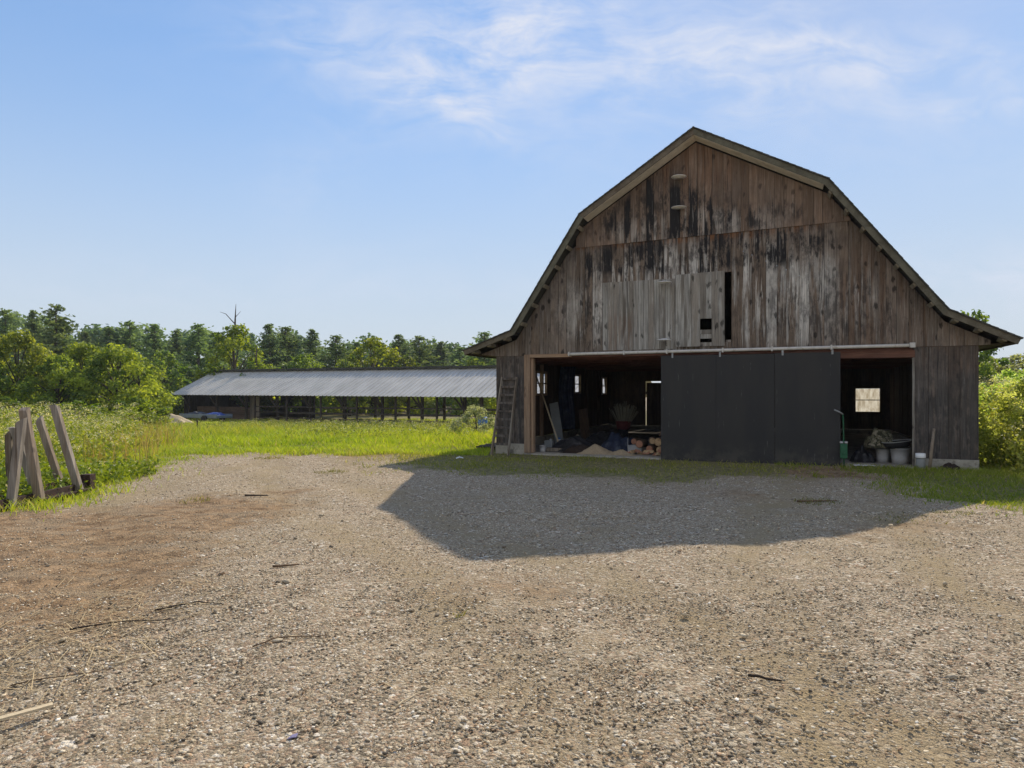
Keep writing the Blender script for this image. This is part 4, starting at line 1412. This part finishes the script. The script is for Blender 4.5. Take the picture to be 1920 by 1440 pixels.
# bushy broadleaf trees at the left edge of the field
LT = [(-70, 630, 44, 0, 'bushy green tree cut off by the left edge of the picture'), (32, 622, 47, 2, 'tall bushy tree standing above the leaning timber posts'),
      (108, 655, 45, 1, 'bushy tree just right of the timber rack, yellow green top'), (160, 640, 50, 0, 'rounded leafy tree with a notch of pine woods above it'),
      (222, 648, 47, 2, 'dark leafy tree with a broad rounded crown left of the shed'), (258, 660, 52, 1, 'rightmost leafy tree of the left row, beside the shed roof end')]
for u, v, d, k, lab in LT:
    x = px_x(u, d)
    plant_tree('broadleaf_tree', lab, 'tree', BL[k], x, d, rr.uniform(0.82, .98), top_scale(v, d, x, 6.2), rr.uniform(0, 6.28), 'leafy trees at the left of the field')
SHR = broadleaf(131, 2.6, 3.4, (.09, .17, .022), (.26, .35, .04), leaf=.11, per=420, nclump=26, low=.05)
for u, v, d, lab in ((20, 745, 36, 'low green bush behind the weeds at the left edge'), (150, 752, 38, 'low green bush right of the timber posts at the tree feet'), (250, 745, 44, 'low dark bush at the feet of the trees left of the shed')):
    x = px_x(u, d)
    plant_tree('low_bush', lab, 'bush', SHR, x, d, 1.25, top_scale(v, d, x, 2.6), rr.uniform(0, 6.28), 'low bushes under the left trees', parts=('stem', 'foliage'))
# pines and other trees of the far tree line, left to right
PL = [(-40, 590, 78, 0), (10, 580, 82, 2), (62, 582, 80, 1), (105, 571, 74, 2), (160, 622, 92, 1), (205, 612, 88, 0), (243, 602, 90, 2), (290, 606, 86, 0), (332, 618, 92, 1), (372, 607, 84, 2), (405, 622, 88, 0),
      (505, 606, 86, 0), (535, 612, 90, 2), (586, 617, 92, 1), (630, 628, 88, 2), (668, 640, 94, 0), (712, 640, 96, 1), (748, 626, 92, 0), (786, 630, 95, 2), (826, 640, 98, 1), (862, 650, 95, 0), (908, 622, 90, 2)]
ORD = ['first', 'second', 'third', 'fourth', 'fifth', 'sixth', 'seventh', 'eighth', 'ninth', 'tenth', 'eleventh']
for i, (u, v, d, k) in enumerate(PL):
    x = px_x(u, d)
    if i < 11: lab = f'{ORD[i]} dark pine from the left in the tree line left of the dead topped tree'
    else: lab = f'{ORD[i - 11]} dark pine to the right of the dead topped tree, above the shed roof'
    Hm = (13.0, 12.0, 13.5)[k]
    sz = top_scale(v, d, x, Hm)
    plant_tree('pine_tree', lab, 'tree', PN[k], x, d, rr.uniform(1.25, 1.65), sz, rr.uniform(0, 6.28), 'pines of the far tree line')
BTL = [(150, 642, 64, 0, .85, 'mid green leafy tree between the front bushes and the leftmost pines'), (232, 640, 67, 1, 1.0, 'leafy tree showing above the notch between the front bushy trees'),
       (306, 646, 77, 1, .95, 'leafy tree just left of the shed roof, before the dark pines'), (570, 652, 72, 1, .9, 'grey green leafy tree over the left part of the shed roof'), (765, 655, 80, 1, .9, 'leafy tree just right of the broad yellow green one'),
       (440, 606, 73, 0, 1.0, 'bright green tree with a dead bare top rising over the shed roof'), (700, 632, 80, 0, 1.15, 'broad yellow green tree over the middle of the shed roof'),
       (655, 655, 76, 1, .8, 'smaller light green tree beside the broad yellow green one'), (890, 660, 84, 1, .8, 'grey green tree just left of the barn eave'),
       (480, 668, 70, 1, .75, 'small leafy tree under the pines right of the dead topped tree')]
for u, v, d, k, sc, lab in BTL:
    x = px_x(u, d)
    o = plant_tree('leafy_tree', lab, 'tree', BT[k], x, d, sc, top_scale(v, d, x, 9.3), rr.uniform(0, 6.28), 'leafy trees behind the shed')
    if 'dead' in lab:
        f = MB()
        f.tube([(0, 0, 7.0), (.05, 0, 9.6), (.12, .05, 11.2)], [.13, .09, .02], 6)
        f.tube([(.05, 0, 9.2), (-.9, .1, 10.2), (-1.5, .1, 10.4)], [.06, .035, .012], 5)
        f.tube([(.07, 0, 9.9), (.6, .1, 10.5)], [.04, .012], 5)
        f.build('dead_top', M['bark'], o)
# woods beyond, one mass seen in the gaps and under the shed roof
Cc = []
for k in range(420):
    u = rr.uniform(-160, 1010); d = rr.uniform(112, 136)
    x = px_x(u, d)
    Hh = (EYE + (735 - np.interp(u, [-160, 100, 160, 340, 400, 600, 900, 1010], [584, 586, 614, 610, 616, 624, 640, 646])) / PXF * d) + 1.0
    Cc.append((x, d, -1.0 + Hh * rr.uniform(.05, .93), rr.uniform(1.3, 2.4)))
me = crown_mesh('woods', Cc, 60, .42, rr, (.10, .16, .09), (.26, .34, .14), mat=M['needle'])
o = bpy.data.objects.new('woods', me); COL.objects.link(o); tag(o, 'dark mass of woods beyond the tree line', kind='stuff')
Cc = []
for k in range(150):
    u = rr.uniform(250, 1000); d = rr.uniform(79, 86)
    Cc.append((px_x(u, d), d, rr.uniform(-1.0, 1.6), rr.uniform(.8, 1.5)))
me = crown_mesh('undergrowth', Cc, 110, .26, rr, (.14, .22, .04), (.55, .62, .11))
o = bpy.data.objects.new('undergrowth', me); COL.objects.link(o); tag(o, 'leafy undergrowth seen through the open shed', kind='stuff')

# right side: shrubs along the barn wall, trees behind
HB = [broadleaf(141, 2.3, 2.6, (.25, .35, .07), (.62, .70, .25), leaf=.045, per=1900, nclump=46, low=.03, mat='shrub_leaf'), broadleaf(142, 2.1, 2.4, (.22, .33, .07), (.58, .66, .22), leaf=.045, per=1900, nclump=42, low=.03, mat='shrub_leaf')]
for (s, t, k, sc, lab) in ((12.0, 1.2, 0, .88, 'yellow green shrub nearest the right corner of the barn'), (12.9, .2, 1, .85, 'yellow green shrub at the right edge of the picture'),
                           (11.9, 3.4, 1, .88, 'second shrub back along the right barn wall'), (13.4, 2.6, 0, .95, 'broad shrub behind the one at the right edge'),
                           (12.6, 5.4, 0, .98, 'taller yellow shrub farther back beside the barn'), (14.6, 5.0, 1, 1.0, 'shrub behind the row at the far right')):
    p = BW(s, t)
    plant_tree('flowering_shrub', lab, 'shrub', HB[k], p[0], p[1], sc, None, rr.uniform(0, 6.28), 'shrubs right of the barn', parts=('stem', 'foliage'))
for (u, v, d, k, lab) in ((1868, 672, 46, 1, 'hazy green tree behind the shrubs beside the right barn wall'), (1925, 655, 52, 0, 'hazy green tree at the right edge above the shrubs'), (1850, 660, 58, 0, 'farthest hazy tree right beside the barn corner'), (1900, 690, 38, 1, 'low leafy tree behind the yellow shrubs on the right')):
    x = px_x(u, d)
    plant_tree('distant_tree', lab, 'tree', BT_HAZY, x, d, .8, top_scale(v, d, x, 9.2), rr.uniform(0, 6.28), 'trees behind the shrubs on the right')
x = px_x(1822, 40)
plant_tree('tall_tree', 'tree whose leafy tip shows above the right roof slope', 'tree', BT[1], x, 40, .6, top_scale(566, 40, x, 9.2), 1.0)
# grey shrub left of the barn
GS = broadleaf(151, 1.25, 1.7, (.22, .27, .19), (.46, .5, .42), leaf=.035, per=2400, nclump=26, low=.04)
plant_tree('grey_shrub', 'silvery grey shrub beside the barn in front of the blue barrel', 'shrub', GS, -1.35, 25.0, 1.0, None, 0, parts=('stem', 'foliage'))


# grass and weeds --------------------------------------------------
def blades(P, h, w, lean, col, r):
    """one bent blade (two stacked faces) per point"""
    n = len(P)
    a = r.uniform(0, 2 * np.pi, n)
    d = np.stack([np.cos(a), np.sin(a), np.zeros(n)], 1)
    b = r.uniform(0, 2 * np.pi, n)
    ln = np.stack([np.cos(b), np.sin(b), np.zeros(n)], 1) * (lean * h)[:, None]
    up = np.array((0, 0, 1.0))
    m = P + up * (h * .55)[:, None] + ln * .3
    t = P + up * h[:, None] + ln
    ww = (w * .5)[:, None]
    V = np.stack([P - d * ww, P + d * ww, m + d * ww * .75, m - d * ww * .75, t + d * ww * .12, t - d * ww * .12], 1).reshape(-1, 3)
    i = np.arange(n)[:, None] * 6
    F = np.concatenate([i + np.array([0, 1, 2, 3]), i + np.array([3, 2, 4, 5])], 0)
    return V, F, np.repeat(col, 6, axis=0)


def turf_points(n, x0, x1, y0, y1, r, thr=.0, pw=1.0):
    x, y = r.uniform(x0, x1, n), y0 + (y1 - y0) * r.uniform(0, 1, n) ** pw
    k = (zone(x, y, TURF) + wob(x, y) + .35 * r.standard_normal(n) > thr) & ~in_barn(x, y)
    return x[k], y[k]


def grass(name, x, y, hmin, hmax, w, c0, c1, r, lean=.5, clump=None):
    n = len(x)
    f = .5 + .5 * np.sin(x * 1.7 + 1.3 * np.sin(y * .9)) * np.sin(y * 1.3 + x * .4)
    f2 = .5 + .5 * np.sin(x * .55 + 2.1 * np.sin(y * .33 + 1)) * np.sin(y * .61 - x * .23)
    f = np.clip(.55 * f + .6 * f2, 0, 1)
    h = (hmin + (hmax - hmin) * r.uniform(0, 1, n) ** 1.6) * (.5 + .8 * f)
    P = np.stack([x, y, gz(x, y) - .01], 1)
    t = np.clip(f * .6 + r.uniform(-.2, .6, n), 0, 1)[:, None]
    col = np.array(c0) * (1 - t) + np.array(c1) * t
    dry = r.uniform(0, 1, n) < .05 + .14 * f2 ** 2
    col[dry] = (.50, .43, .22)
    return blades(P, h, np.full(n, w) * r.uniform(.6, 1.4, n), np.full(n, lean), col, r)


def join(parts):
    V, F, C, o = [], [], [], 0
    for v, f, c in parts:
        V.append(v); F.append(f + o); C.append(c); o += len(v)
    return np.concatenate(V), np.concatenate(F), np.concatenate(C)


r = np.random.default_rng(5)
LA, LB = (.20, .31, .03), (.52, .60, .055)
pr = []
# short turf in front of the barn and along the gravel edge
x, y = turf_points(70000, -8.5, 7.2, 11.5, 19.0, r, .15)
k = (y < 18.6) | (x > -3)
x, y = x[k], y[k]
keep = r.uniform(0, 1, len(x)) < np.where((x > -3), np.clip(.5 - .4 * np.sin(x * 2.1 + 1.3 * y) * np.sin(y * 2.2 - x), .05, 1) * np.where(x > 2.5, .5, 1), 1)
pr.append(grass('t', x[keep], y[keep], .03, .09, .014, (.15, .20, .035), (.36, .36, .08), r, .8))
x, y = turf_points(60000, 5.8, 14, 8.6, 19, r, .0)
pr.append(grass('t', x, y, .04, .12, .014, (.15, .22, .035), (.34, .38, .06), r, .7))
# edge of the meadow near the rack and along the yard
x, y = turf_points(70000, -12, -5.9, 8.6, 18.5, r, .05)
pr.append(grass('t', x, y, .04, .17, .013, LA, LB, r, .7))
# the meadow
x, y = turf_points(170000, -22, -.6, 17.2, 34, r, .1, 1.2)
k = y < 20.5 + .8 * np.sin(x * 1.9)
pr.append(grass('t', x[k], y[k], .04, .15, .018, LA, LB, r, .7))
pr.append(grass('t', x[~k], y[~k], .07, .30, .022, LA, LB, r, .6))
x, y = turf_points(110000, -42, 2.0, 32, 66, r, .1, 1.0)
pr.append(grass('t', x, y, .10, .26, .05, LA, LB, r, .6))
x, y = turf_points(60000, -30, -10, 14, 34, r, .1, 1.0)
pr.append(grass('t', x, y, .10, .5, .026, LA, (.48, .48, .08), r, .6))
V, F, C = join(pr)
go = np_mesh('grass', V, F, C, M['grass'])
tag(go, 'green grass of the field and the turf before the barn', kind='stuff')


# small stray tufts in the gravel
def weed_patch(x, y, hmin, hmax, r, dens_leaf=16, flower=(.90, .86, .68), leafc=((.16, .25, .035), (.42, .50, .08)), fl=10, sw=.010):
    """tall weeds: stems, narrow leaves along them, and flat flower heads of many small florets"""
    out = []
    n = len(x)
    h = r.uniform(hmin, hmax, n)
    P = np.stack([x, y, gz(x, y)], 1)
    lean = r.normal(0, .14, (n, 3)) * [1, 1, 0]
    out.append(blades(P, h, np.full(n, sw), r.uniform(.05, .3, n), np.tile((.30, .32, .08), (n, 1)), r))
    top = P + np.stack([lean[:, 0] * h, lean[:, 1] * h, h], 1)
    Ls, Ns, Cs, Ss = [], [], [], []
    for j in range(dens_leaf):
        q = r.uniform(.1, .95, n)[:, None]
        c = P * (1 - q) + top * q + r.normal(0, .07, (n, 3))
        Ls.append(c); Ns.append(r.normal(0, 1, (n, 3)) + [0, 0, .4])
        w = r.uniform(0, 1, (n, 1)); Cs.append(np.array(leafc[0]) * (1 - w) + np.array(leafc[1]) * w); Ss.append(r.uniform(.03, .06, n))
    for j in range(fl):
        c = top + r.normal(0, 1, (n, 3)) * [.07, .07, .035]
        Ls.append(c); Ns.append(r.normal(0, .5, (n, 3)) + [0, 0, 1]); Cs.append(np.tile(flower, (n, 1)) * r.uniform(.7, 1.15, (n, 1))); Ss.append(r.uniform(.012, .026, n))
    N = np.concatenate(Ns); N /= np.linalg.norm(N, axis=1, keepdims=True)
    v, f_ = leaf_quads(np.concatenate(Ls), N, np.concatenate(Ss), r, .5)
    out.append((v, f_, np.repeat(np.concatenate(Cs), 4, axis=0)))
    return out


def weed_mask(x, y, r):
    # tall weeds stand left of a line running from the rack back into the field
    edge = np.interp(y, [8, 9.5, 11, 12.6, 13.2, 15, 18, 22, 27, 34], [-12, -11.5, -10.6, -9.6, -8.2, -8.6, -9.9, -12.0, -15.5, -20.5])
    return x < edge + .5 * r.standard_normal(len(x))


pr = []
x, y = r.uniform(-20, -6.5, 4600), r.uniform(9.6, 24, 4600)
k = weed_mask(x, y, r)
x, y = x[k], y[k]
q = np.clip(.62 + .38 * np.sin(x * 1.5 + 1.7 * np.sin(y * .9)) * np.sin(y * 1.2 - x * .6), 0, 1)
k = r.uniform(0, 1, len(x)) < .25 + .75 * q
x, y = x[k], y[k]
q = np.clip(.62 + .38 * np.sin(x * 1.5 + 1.7 * np.sin(y * .9)) * np.sin(y * 1.2 - x * .6), 0, 1)
for a_, b_ in ((0, .45), (.45, .7), (.7, 1.01)):
    k = (q >= a_) & (q < b_)
    pr += weed_patch(x[k], y[k], .25 + .25 * a_, .5 + .75 * b_ ** 2, r, 18, fl=int(6 + 12 * b_))
x, y = r.uniform(-30, -8, 2600), r.uniform(22, 34, 2600)
k = weed_mask(x, y, r)
pr += weed_patch(x[k], y[k], .2, .85, r, 9, fl=8, sw=.02)
x, y = r.uniform(-10.5, -6.9, 800), r.uniform(9.2, 13.5, 800)
pr += weed_patch(x, y, .1, .34, r, 16, fl=1, sw=.008, leafc=((.14, .24, .03), (.36, .46, .06)))
# brown seeding grass at the weeds' right edge
x = r.uniform(-13, -7.2, 1900); y = r.uniform(13.5, 24, 1900)
k = np.abs(x - np.interp(y, [11, 13, 15, 18, 24], [-7.6, -7.9, -8.5, -9.7, -12.4])) < .7 + .3 * r.standard_normal(len(x))
x, y = x[k], y[k]
pr.append(blades(np.stack([x, y, gz(x, y)], 1), r.uniform(.3, .95, len(x)), np.full(len(x), .011), r.uniform(.1, .45, len(x)), np.tile((.46, .36, .17), (len(x), 1)) * r.uniform(.7, 1.2, (len(x), 1)), r))
# pale flowering weeds before the shed and by the barn's left side
x = r.uniform(-21, -1.5, 1300); y = r.uniform(38, 54, 1300)
pr += weed_patch(x, y, .25, .75, r, 10, fl=6, sw=.03, flower=(.8, .8, .66), leafc=((.12, .2, .04), (.34, .4, .09)))
x = r.uniform(-8, -1.2, 500); y = r.uniform(22, 34, 500)
pr += weed_patch(x, y, .25, .6, r, 8, fl=4, sw=.012, flower=(.8, .8, .66), leafc=((.16, .24, .04), (.38, .44, .08)))
# loose flowering weeds in front of and between the shrubs right of the barn
n = 1500
ss_, tt_ = r.uniform(11.2, 16.5, n), r.uniform(-.9, 6.5, n)
x, y = BX + DX[0] * ss_ + DY[0] * tt_, BY + DX[1] * ss_ + DY[1] * tt_
q = np.clip((tt_ + .9) / 2.5, 0, 1)
for a_, b_ in ((0, .3), (.3, .7), (.7, 1.01)):
    k = (q >= a_) & (q < b_)
    pr += weed_patch(x[k], y[k], .3 + .7 * a_, .7 + 1.25 * b_, r, 22, fl=16, leafc=((.26, .36, .06), (.72, .76, .22)))
V, F, C = join(pr)
wo = np_mesh('wildflowers', V, F, C, M['grass'])
tag(wo, 'tall cream flowering weeds and seeding grass in the field', kind='stuff')
pr = []
for cx, cyy, rad, n in ((-3.6, 13.6, .35, 260), (5.7, 8.9, .3, 200), (6.6, 8.0, .25, 120), (-2.5, 15.9, .6, 200), (-5.9, 16.6, .4, 200), (7.0, 7.0, .2, 60), (4.45, 9.9, .35, 200), (-4.6, 9.9, .25, 60), (5.1, 8.6, .5, 150), (-.4, 4.9, .06, 14)):
    a, q = r.uniform(0, 6.28, n), rad * r.uniform(0, 1, n) ** .6
    pr.append(grass('s', cx + np.cos(a) * q, cyy + np.sin(a) * q * .8, .02, .07, .010, (.12, .15, .03), (.26, .26, .06), r, .9))
V, F, C = join(pr)
so = np_mesh('stray_tufts', V, F, C, M['grass'])
tag(so, 'stray grass tufts growing in the gravel', kind='stuff')
# straw and chaff on the bare earth
n = 1500
x = np.concatenate([np.concatenate([r.uniform(-7.5, -2.6, 500), r.normal(-2.75, .4, 400)]), r.uniform(-6, 6, n - 900)]); y = np.concatenate([r.uniform(3.6, 7.5, 500), r.normal(4.6, .6, 400), r.uniform(2.8, 11, n - 900)])
a = r.uniform(0, 6.28, n); L = r.uniform(.02, .11, n) * np.where(np.arange(n) < 900, 1.2, .6)
P = np.stack([x, y, gz(x, y) + .014], 1)
d = np.stack([np.cos(a), np.sin(a), r.normal(0, .08, n)], 1) * L[:, None]
p = np.stack([-np.sin(a), np.cos(a), np.zeros(n)], 1) * .0022
V = np.stack([P - d - p, P + d - p, P + d + p, P - d + p], 1).reshape(-1, 3)
so = np_mesh('straw', V, np.arange(n * 4).reshape(n, 4), np.repeat(np.array((.55, .42, .23)) * r.uniform(.4, 1.2, (n, 1)), 4, axis=0), M['stone'])
tag(so, 'scattered bits of straw on the dirt and gravel', kind='stuff')

# ------------------------------------------------------------------ gravel stones
t_ = (1 + 5 ** .5) / 2
ICO = np.array([(-1, t_, 0), (1, t_, 0), (-1, -t_, 0), (1, -t_, 0), (0, -1, t_), (0, 1, t_), (0, -1, -t_), (0, 1, -t_), (t_, 0, -1), (t_, 0, 1), (-t_, 0, -1), (-t_, 0, 1)]) / 1.902
ICF = np.array([(0, 11, 5), (0, 5, 1), (0, 1, 7), (0, 7, 10), (0, 10, 11), (1, 5, 9), (5, 11, 4), (11, 10, 2), (10, 7, 6), (7, 1, 8), (3, 9, 4), (3, 4, 2), (3, 2, 6), (3, 6, 8), (3, 8, 9), (4, 9, 5), (2, 4, 11), (6, 2, 10), (8, 6, 7), (9, 8, 1)])


def stones(n, y0, y1, smin, smax, r, pw=1.0):
    y = y0 + (y1 - y0) * r.uniform(0, 1, n) ** pw
    x = r.uniform(-1, 1, n) * (y * .75 + 1.2)
    dens = .5 + .5 * np.sin(x * .9 + 1.7 * np.sin(y * .55) + .6 * y) * np.sin(y * 1.1 - x * .5 + 1.0)
    dens = .35 + .65 * dens
    inx = zone(x, y, DIRT)
    tf = zone(x, y, TURF) + wob(x, y)
    k = (r.uniform(0, 1, n) < dens * np.where(inx > -.1, .45, 1) * (1 - .6 * tracks(x, y))) & (tf < .1) & ~in_barn(x, y)
    x, y = x[k], y[k]
    n = len(x)
    s = smin * (smax / smin) ** (r.uniform(0, 1, n) ** 2.0)
    V = ICO[None] * (1 + .36 * r.standard_normal((n, 12, 1)).clip(-1.3, 1.3))
    V = V * np.stack([r.uniform(.8, 1.25, n), r.uniform(.6, 1.0, n), r.uniform(.3, .65, n)], 1)[:, None, :]
    a = r.uniform(0, 6.28, n); ca, sa = np.cos(a)[:, None], np.sin(a)[:, None]
    tl = r.normal(0, .35, (n, 1))
    X = V[..., 0] * ca - V[..., 1] * sa; Y = V[..., 0] * sa + V[..., 1] * ca; Z = V[..., 2] + X * tl * .5
    V = np.stack([X, Y, Z], -1) * s[:, None, None]
    V += np.stack([x, y, gz(x, y) + s * .16], 1)[:, None, :]
    pal = np.array([(.38, .315, .215), (.50, .42, .295), (.24, .195, .135), (.10, .083, .062), (.62, .54, .40), (.42, .285, .17), (.56, .45, .30), (.80, .74, .62), (.34, .29, .21)])
    c = pal[r.choice(len(pal), n, p=[.2, .2, .14, .055, .125, .1, .11, .03, .04])] * r.uniform(.85, 1.4, (n, 1))
    F = (ICF[None] + (np.arange(n) * 12)[:, None, None]).reshape(-1, 3)
    return V.reshape(-1, 3), F, np.repeat(c, 12, axis=0)


r = np.random.default_rng(99)
V, F, C = join([stones(90000, 2.5, 5.5, .0028, .0135, r, .9), stones(60000, 5.0, 9.0, .0042, .0125, r), stones(22000, 8.5, 16.5, .008, .015, r), stones(260, 2.6, 9.0, .014, .032, r)])
so = np_mesh('gravel', V, F, C, M['stone'])
tag(so, 'loose crushed stones of the yard', kind='stuff')

# ------------------------------------------------------------------ sticks, shadow strips and scraps on the yard
def stick(label, pts, rad, mat, name='stick_and_shadow_strip'):
    r = np.random.default_rng(int(abs(pts[0][0]) * 1000) + 1)
    P = []
    for i in range(len(pts) - 1):
        for q in np.linspace(0, 1, 5)[:-1]:
            a = np.array(pts[i]) * (1 - q) + np.array(pts[i + 1]) * q
            P.append(a)
    P.append(np.array(pts[-1]))
    P = [(p[0] + r.normal(0, .006), p[1] + r.normal(0, .006), float(gz(p[0], p[1])) + rad * .9 + .008 + (p[2] if len(p) > 2 else 0)) for p in P]
    f = MB()
    f.tube(P, [rad * (1 - .55 * i / len(P)) for i in range(len(P))], 6)
    return tag(f.build(name, mat), label, 'stick')


stick('dark strip modelled as a ridge shadow on the dirt at the left, nearest the straw', [(-2.95, 4.55), (-2.7, 4.72), (-2.35, 4.76)], .0065, M['bark_and_shadow'])  # dark tube in place of the shadow of a small earth ridge
stick('long dark curved strip modelled as a ridge shadow, right of the first one', [(-2.6, 4.95), (-2.35, 5.1), (-2.12, 5.02)], .006, M['bark_and_shadow'])  # another ridge shadow built as a thin dark tube
stick('brown bent stick beside a pale stone in the middle of the yard', [(-1.62, 4.25), (-1.5, 4.38), (-1.18, 4.40)], .006, M['stick'])
stick('short pale twig lying aslant near the left front', [(-2.36, 4.02), (-2.2, 4.2)], .006, M['splinter'])
stick('pale twig lying aslant in the front centre gravel', [(-.58, 3.36), (-.5, 3.48), (-.43, 3.58)], .005, M['splinter'])
stick('short brown stick farther back left of the shadow', [(-2.15, 6.15), (-1.95, 6.25)], .012, M['stick'])
stick('dark bark strip lying in the right front gravel', [(1.33, 3.83), (1.50, 3.77)], .009, M['bark_and_shadow'])
stick('brown twig cluster near the grass edge left of the shadow tip', [(-4.0, 10.2), (-3.7, 10.3)], .015, M['bark_and_shadow'])
stick('mossy stick lying inside the barn shadow on the right', [(4.15, 9.95), (4.7, 9.87)], .014, M['stick'])
stick('long faint twig among stones at the left front', [(-2.75, 3.75), (-2.3, 3.95)], .004, M['stick'])
f = MB(); f.bar((-2.52, 3.22, .03), (-2.30, 3.42, .035), .035, .012)
tag(f.build('wood_splinter', M['splinter']), 'pale wood splinter at the lower left corner of the yard', 'splinter')
f = MB()
f.add([(-1.025, 3.11, .02), (-1.0, 3.105, .03), (-.985, 3.125, .02), (-.985, 3.145, .03), (-1.01, 3.14, .025)], [(0, 1, 4), (1, 2, 3), (1, 3, 4)])
so = f.build('plastic_scrap', M['purple']); md = so.modifiers.new('thick', 'SOLIDIFY'); md.thickness = .004
tag(so, 'small lilac scrap lying in the front gravel', 'litter')

# ------------------------------------------------------------------ thin summer haze
hm = bpy.data.materials.new('summer_haze')
hm.use_nodes = True
g = G(hm.node_tree)
hv = g.n('ShaderNodeVolumePrincipled', None, ins={'Color': (.82, .90, 1.0), 'Density': HAZE_DENSITY, 'Anisotropy': .2})
g.t.links.new(hv.outputs[0], g.n('ShaderNodeOutputMaterial', None).inputs['Volume'])
f = MB()
f.box(-410, 410, -130, 430, -2.4, 16.0)
o = f.build('haze', hm)
tag(o, 'thin bluish summer haze over the field and woods', kind='stuff')
